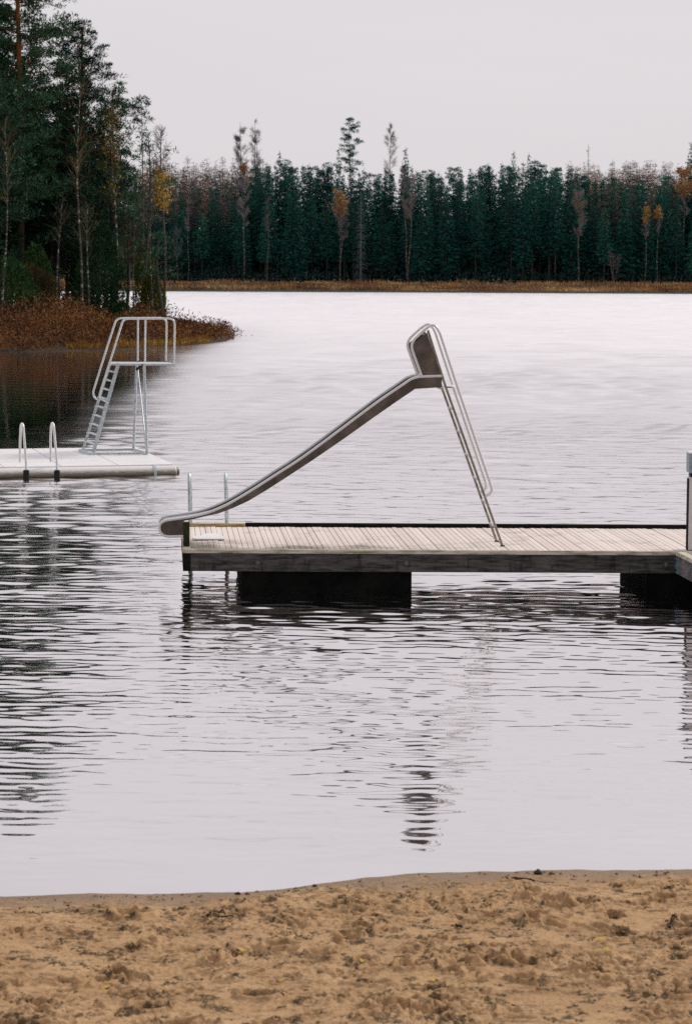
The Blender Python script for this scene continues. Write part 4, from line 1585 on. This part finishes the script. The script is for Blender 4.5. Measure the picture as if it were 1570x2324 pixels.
GL = (tk.mesh('trunk', MT['twig_bark'], True), cr.mesh('crown', MT['copper']))


def far_loc(px, dist):
    x = at(px, 640, FAR_Y + dist).x
    y = FAR_Y + dist
    return Vector((x, y, float(far_z(np.array(x), np.array(y))) - .1))


_first = {}


def put(key, name, meshes, loc, s, sx, rz, label, group):
    if key not in _first:
        o = tree(name, [('trunk', meshes[0], None, 0), ('crown', meshes[1], None, 0)], loc, label, group)
        _first[key] = o
    else:
        o = copy_tree(_first[key])
        tag(o, label, 'tree', group)
    o.location = loc
    o.rotation_euler.z = rz
    o.scale = (sx, sx, s)
    return o


SPL, SPG = 'dark green spruce in the dense forest wall on the far shore', 'spruces of the forest on the far shore'
LAL, LAG = 'bare brown larch in the forest on the far shore', 'bare larches of the forest on the far shore'
GOL, GOG = 'larch with golden needles in the forest on the far shore', 'golden larches of the forest on the far shore'
# skyline of the spruces by place along the shore (height of the tops in the photo)
TX = [-400, 300, 380, 480, 560, 620, 660, 720, 790, 850, 920, 990, 1060, 1120, 1180, 1240, 1290, 1330, 1400, 1480, 1560, 2000]
TY = [440, 440, 432, 425, 405, 372, 370, 380, 385, 398, 380, 390, 385, 380, 372, 378, 388, 402, 410, 412, 405, 400]
for row, (dist, step, dz) in enumerate(((44, 30, 40), (50, 27, 10), (56, 23, 4), (63, 21, 2))):
    px = -130 + row * 11
    while px < 1710:
        q = px + rnd.uniform(-11, 11)
        l = far_loc(q, dist + rnd.uniform(-3, 3))
        ty = np.interp(q, TX, TY) + dz + abs(rnd.gauss(0, 15)) * (2.2 if row < 1 else 1.2) - 12
        s = height(q, ty, l.y, l.z) / 24.0
        v = rnd.choice((0, 1, 2, 3, 4, 5, 6, 7)) if row < 2 else rnd.choice((0, 1, 3, 4, 6))
        put(('s', v), 'spruce_tree', SP[v], l, s, (0.55 + .45 * s) * rnd.uniform(.82, 1.15), rnd.uniform(0, 6.28), SPL, SPG)
        px += step * rnd.uniform(.75, 1.25)
# pines mixed in among the spruces, their round heads level with the spires
FP = []
for v in range(2):
    tk, cr = make_pine(22, (9, 12)[v], 2.4, g, nl=34, clump=26, cone=.3, up=.1, card=(.45, .14), csz=1.3)
    FP.append((tk.mesh('trunk', MT['twig_bark'], True), cr.mesh('crown', MT['spruce_needles'])))
for k, px in enumerate((590, 648, 705, 742, 845, 975, 1030, 1095, 1150, 1215, 1262, 1318, 1385, 1452, 1508)):
    l = far_loc(px, 53 + (k * 7) % 9)
    put(('p', k % 2), 'pine_tree', FP[k % 2], l, height(px, np.interp(px, TX, TY) - 4 + (k * 5) % 14, l.y, l.z) / 22, 1.0, k * 1.7,
        'round headed pine mixed in among the spruces on the far shore', 'pines among the spruces of the far shore')
# larches behind, showing above the spruces at both ends
for a, b, st in ((300, 600, 10), (1285, 1640, 10)):
    for row in range(2):
        px = a + row * 6
        while px < b:
            l = far_loc(px, 74 + row * 8)
            ty = 364 + rnd.uniform(-8, 30) + (8 if a > 1000 else 0)
            s = height(px, ty, l.y, l.z) / 24
            if rnd.random() < .3:
                put('g', 'larch_tree', GL, l, s, .9, rnd.uniform(0, 6), GOL, GOG)
            else:
                v = rnd.randrange(4)
                put(('l', v), 'larch_tree', LAM[v], l, s, rnd.uniform(.8, 1.3), rnd.uniform(0, 6), LAL, LAG)
            px += st
# larches standing in front of the wall
for px, ty, dist in ((330, 398, 48), (352, 388, 49), (392, 392, 48), (418, 384, 51), (440, 395, 49), (470, 388, 50), (505, 392, 49), (530, 384, 51), (1300, 405, 50), (1350, 410, 49), (1378, 402, 51), (1432, 405, 50), (1475, 412, 49), (1520, 400, 50), (1395, 415, 48)):
    l = far_loc(px, dist)
    put(('l', px % 4), 'larch_tree', LAM[px % 4], l, height(px, ty, l.y, l.z) / 24, .9, px, LAL, LAG)

# --- trees of the far shore one can tell apart
g = np.random.default_rng(303)


def far_broad(px, top, dist, label, name='birch_tree', trunk='birch_bark', tw='bare_twigs', lf=None, **kw):
    l = far_loc(px, dist)
    H = height(px, top, l.y, l.z)
    tk, cr, lv = make_broad(H, g, **kw)
    return tree(name, [('trunk', tk, MT[trunk], True), ('twigs', cr, MT[tw], False), ('crown', lv, MT[lf or 'gold'], False)], l, label)


l = far_loc(800, 52)
tk, cr = make_pine(height(790, 274, l.y, l.z), height(790, 395, l.y, l.z), 2.2, g, nl=34, clump=26, cone=.25, up=-.05, lean=-.018, card=(.42, .12), bend=.15, tr=.22)
tree('pine_tree', [('trunk', tk, MT['twig_bark'], True), ('crown', cr, MT['spruce_needles'], False)], l, 'tall ragged pine towering over the far forest left of the slide top')
far_broad(547, 278, 70, 'tall bare tree above the far forest, left one of the pair left of centre', 'aspen_tree', 'twig_bark', spread=1.9, crown0=.55, twig_n=3000, twig=(1.0, .035), tr=.2)
far_broad(584, 272, 70, 'tall bare tree above the far forest, right one of the pair left of centre', 'aspen_tree', 'twig_bark', spread=1.3, crown0=.5, twig_n=3000, twig=(1.0, .035), tr=.2, lean=-.012, stems=2, splay=.02)
far_broad(882, 286, 68, 'bare thin-crowned tree above the far forest, right of the tall ragged pine', 'aspen_tree', 'twig_bark', spread=1.8, crown0=.62, twig_n=2200, twig=(.9, .035), tr=.15)
far_broad(1331, 326, 78, 'needle-thin bare tree sticking out of the far forest on the right', 'aspen_tree', 'twig_bark', spread=.35, crown0=.7, twig_n=200, twig=(.5, .05), tr=.14)
far_broad(772, 430, 37, 'birch with a copper yellow top in front of the dark far spruces', spread=1.9, crown0=.45, twig_n=1400, leaf_n=1500, leaf_box=(.72, 1), twig=(.8, .05), leafc=(.35, .26), lf='copper', tr=.13, stems=2, splay=.05)
far_broad(925, 378, 38, 'two-stemmed bare birch with white stems in front of the far spruces', spread=1.5, crown0=.55, twig_n=3000, twig=(.8, .035), tr=.15, stems=2, splay=.10)
far_broad(553, 372, 38, 'bare birch with yellow top leaves on the far shore below the tall bare pair', spread=1.5, crown0=.45, twig_n=1300, leaf_n=420, leaf_box=(.9, 1), twig=(.8, .05), leafc=(.35, .25), tr=.15)
far_broad(607, 450, 37, 'slim birch with a white stem on the far shore right of the yellow topped birch', spread=1.0, crown0=.6, twig_n=300, twig=(.7, .05), tr=.12)
far_broad(1312, 440, 37, 'pale bare tree with few yellow leaves before the far forest right of the slide', 'aspen_tree', 'birch_bark', spread=2.3, crown0=.5, twig_n=1700, leaf_n=160, leaf_box=(.7, .9), twig=(.8, .06), tr=.16)
far_broad(1392, 575, 36, 'low white stemmed birch clump at the foot of the far forest on the right', spread=.9, crown0=.5, twig_n=300, twig=(.6, .05), tr=.10, stems=3, splay=.16)
far_broad(1462, 470, 37, 'slim yellow leaved birch, left one of two in the right part of the far forest', spread=.8, crown0=.6, twig_n=250, leaf_n=420, leaf_box=(.8, 1), twig=(.7, .05), leafc=(.34, .25), tr=.10)
far_broad(1491, 470, 37, 'slim yellow leaved birch, right one of two in the right part of the far forest', spread=.7, crown0=.65, twig_n=220, leaf_n=300, leaf_box=(.85, 1), twig=(.7, .05), leafc=(.34, .25), tr=.10)
far_broad(1548, 385, 48, 'broad yellow crowned birch at the right edge of the far forest', spread=2.6, crown0=.55, twig_n=900, leaf_n=2100, leaf_box=(.72, 1), twig=(.8, .05), leafc=(.4, .3), lf='copper', tr=.16)
far_broad(428, 432, 37, 'small birch with a yellow tuft on the far shore right of the wooded point', spread=.8, crown0=.55, twig_n=300, leaf_n=160, leaf_box=(.88, 1), twig=(.7, .05), leafc=(.35, .26), tr=.10)
far_broad(404, 520, 36, 'pale grey bare tree on the far shore just right of the wooded point', 'aspen_tree', 'birch_bark', 'dead_needles', spread=1.5, crown0=.4, twig_n=900, twig=(.7, .05), tr=.10)
l = far_loc(818, 36)
tk, cr = make_spruce(height(818, 435, l.y, l.z), 1.0, 1.5, g, dens=.75, cone=.6, droop=.5, card=(.6, .07), tr=.16)
tree('dead_spruce', [('trunk', tk, MT['grey_bark'], True), ('crown', cr, MT['dead_needles'], False)], l, 'dead silvery spruce in front of the dark far forest near the centre')
for px, ty, w, lb in ((918, 337, 1.0, 'pointed spruce rising above its neighbours behind the two-stemmed birch'),
                      (1162, 345, .85, 'pointed spruce standing out on the far skyline right of the slide top'),
                      (767, 337, .8, 'dark spruce top close left of the tall ragged pine'),
                      (1562, 324, 1.1, 'tall dark spruce at the right edge of the photo'),
                      (634, 345, .75, 'slim spruce spire at the left start of the green skyline'),
                      (1196, 350, .8, 'slim spruce spire, second one right of the slide top')):
    l = far_loc(px, 54)
    s = height(px, ty, l.y, l.z) / 24
    put(('s', 1), 'spruce_tree', SP[1], l, s, w, px, lb, None)

# ------------------------------------------------------------------ sky and sun
SUN_EL, SUN_AZ = R(38), R(58)        # ahead of the lens, well to the right
w = bpy.data.worlds.new('World')
scene.world = w
w.use_nodes = True
nt = w.node_tree
bg = nt.nodes['Background']
sky = N(nt, 'ShaderNodeTexSky', sky_type='NISHITA')
sky.sun_disc = False
sky.sun_elevation = SUN_EL
sky.sun_rotation = SUN_AZ
sky.dust_density = 4.0
tc = N(nt, 'ShaderNodeTexCoord')
sp = N(nt, 'ShaderNodeSeparateXYZ')
nt.links.new(tc.outputs['Generated'], sp.inputs[0])
# closed cloud cover: brighter overhead and toward the hidden sun, faint cloud texture
mr = N(nt, 'ShaderNodeMapRange', interpolation_type='SMOOTHSTEP')
for k, v in (('From Min', .14), ('From Max', .65), ('To Min', 7.5), ('To Max', 10.2)):
    mr.inputs[k].default_value = v
nt.links.new(sp.outputs['Z'], mr.inputs['Value'])
fb = math_n(nt, 'ADD', 0.70, math_n(nt, 'MULTIPLY', sp.outputs['Y'], 0.30))
val = math_n(nt, 'MULTIPLY', mr.outputs[0], fb)
cm = N(nt, 'ShaderNodeMapping')
cm.inputs['Scale'].default_value = (1, 1, 6)
nt.links.new(tc.outputs['Generated'], cm.inputs['Vector'])
cn = noise(nt, 4.5, 5, .55, cm.outputs['Vector'])
ca = N(nt, 'ShaderNodeMapRange')
for k, v in (('From Min', .16), ('From Max', .30), ('To Min', .08), ('To Max', .55)):
    ca.inputs[k].default_value = v
nt.links.new(sp.outputs['Z'], ca.inputs['Value'])
val = math_n(nt, 'MULTIPLY', val, math_n(nt, 'ADD', 1.0, math_n(nt, 'MULTIPLY', ca.outputs[0], math_n(nt, 'SUBTRACT', cn.outputs['Fac'], .5))))
cv = N(nt, 'ShaderNodeVectorMath', operation='SCALE')
cv.inputs[0].default_value = (1.01, .967, 1.0)
nt.links.new(val, cv.inputs['Scale'])
c = mixc(nt, 0.93, sky.outputs['Color'], cv.outputs[0])
nt.links.new(c, bg.inputs['Color'])
bg.inputs['Strength'].default_value = 0.1
sl = bpy.data.lights.new('sun', 'SUN')
sl.energy = 2.0
sl.angle = R(14)
sl.color = (1.0, .95, .88)
so = bpy.data.objects.new('sun', sl)
COL.objects.link(so)
dirv = Vector((math.sin(SUN_AZ) * math.cos(SUN_EL), math.cos(SUN_AZ) * math.cos(SUN_EL), math.sin(SUN_EL)))
so.rotation_euler = dirv.to_track_quat('Z', 'Y').to_euler()
so.location = dirv * 200

scene.view_settings.view_transform = 'Standard'
scene.view_settings.look = 'None'
scene.view_settings.exposure = 0
scene.view_settings.gamma = 1
scene.cycles.max_bounces = 6
scene.cycles.diffuse_bounces = 2
scene.cycles.glossy_bounces = 3
scene.cycles.transparent_max_bounces = 6
scene.cycles.sample_clamp_indirect = 6
scene.cycles.use_denoising = False
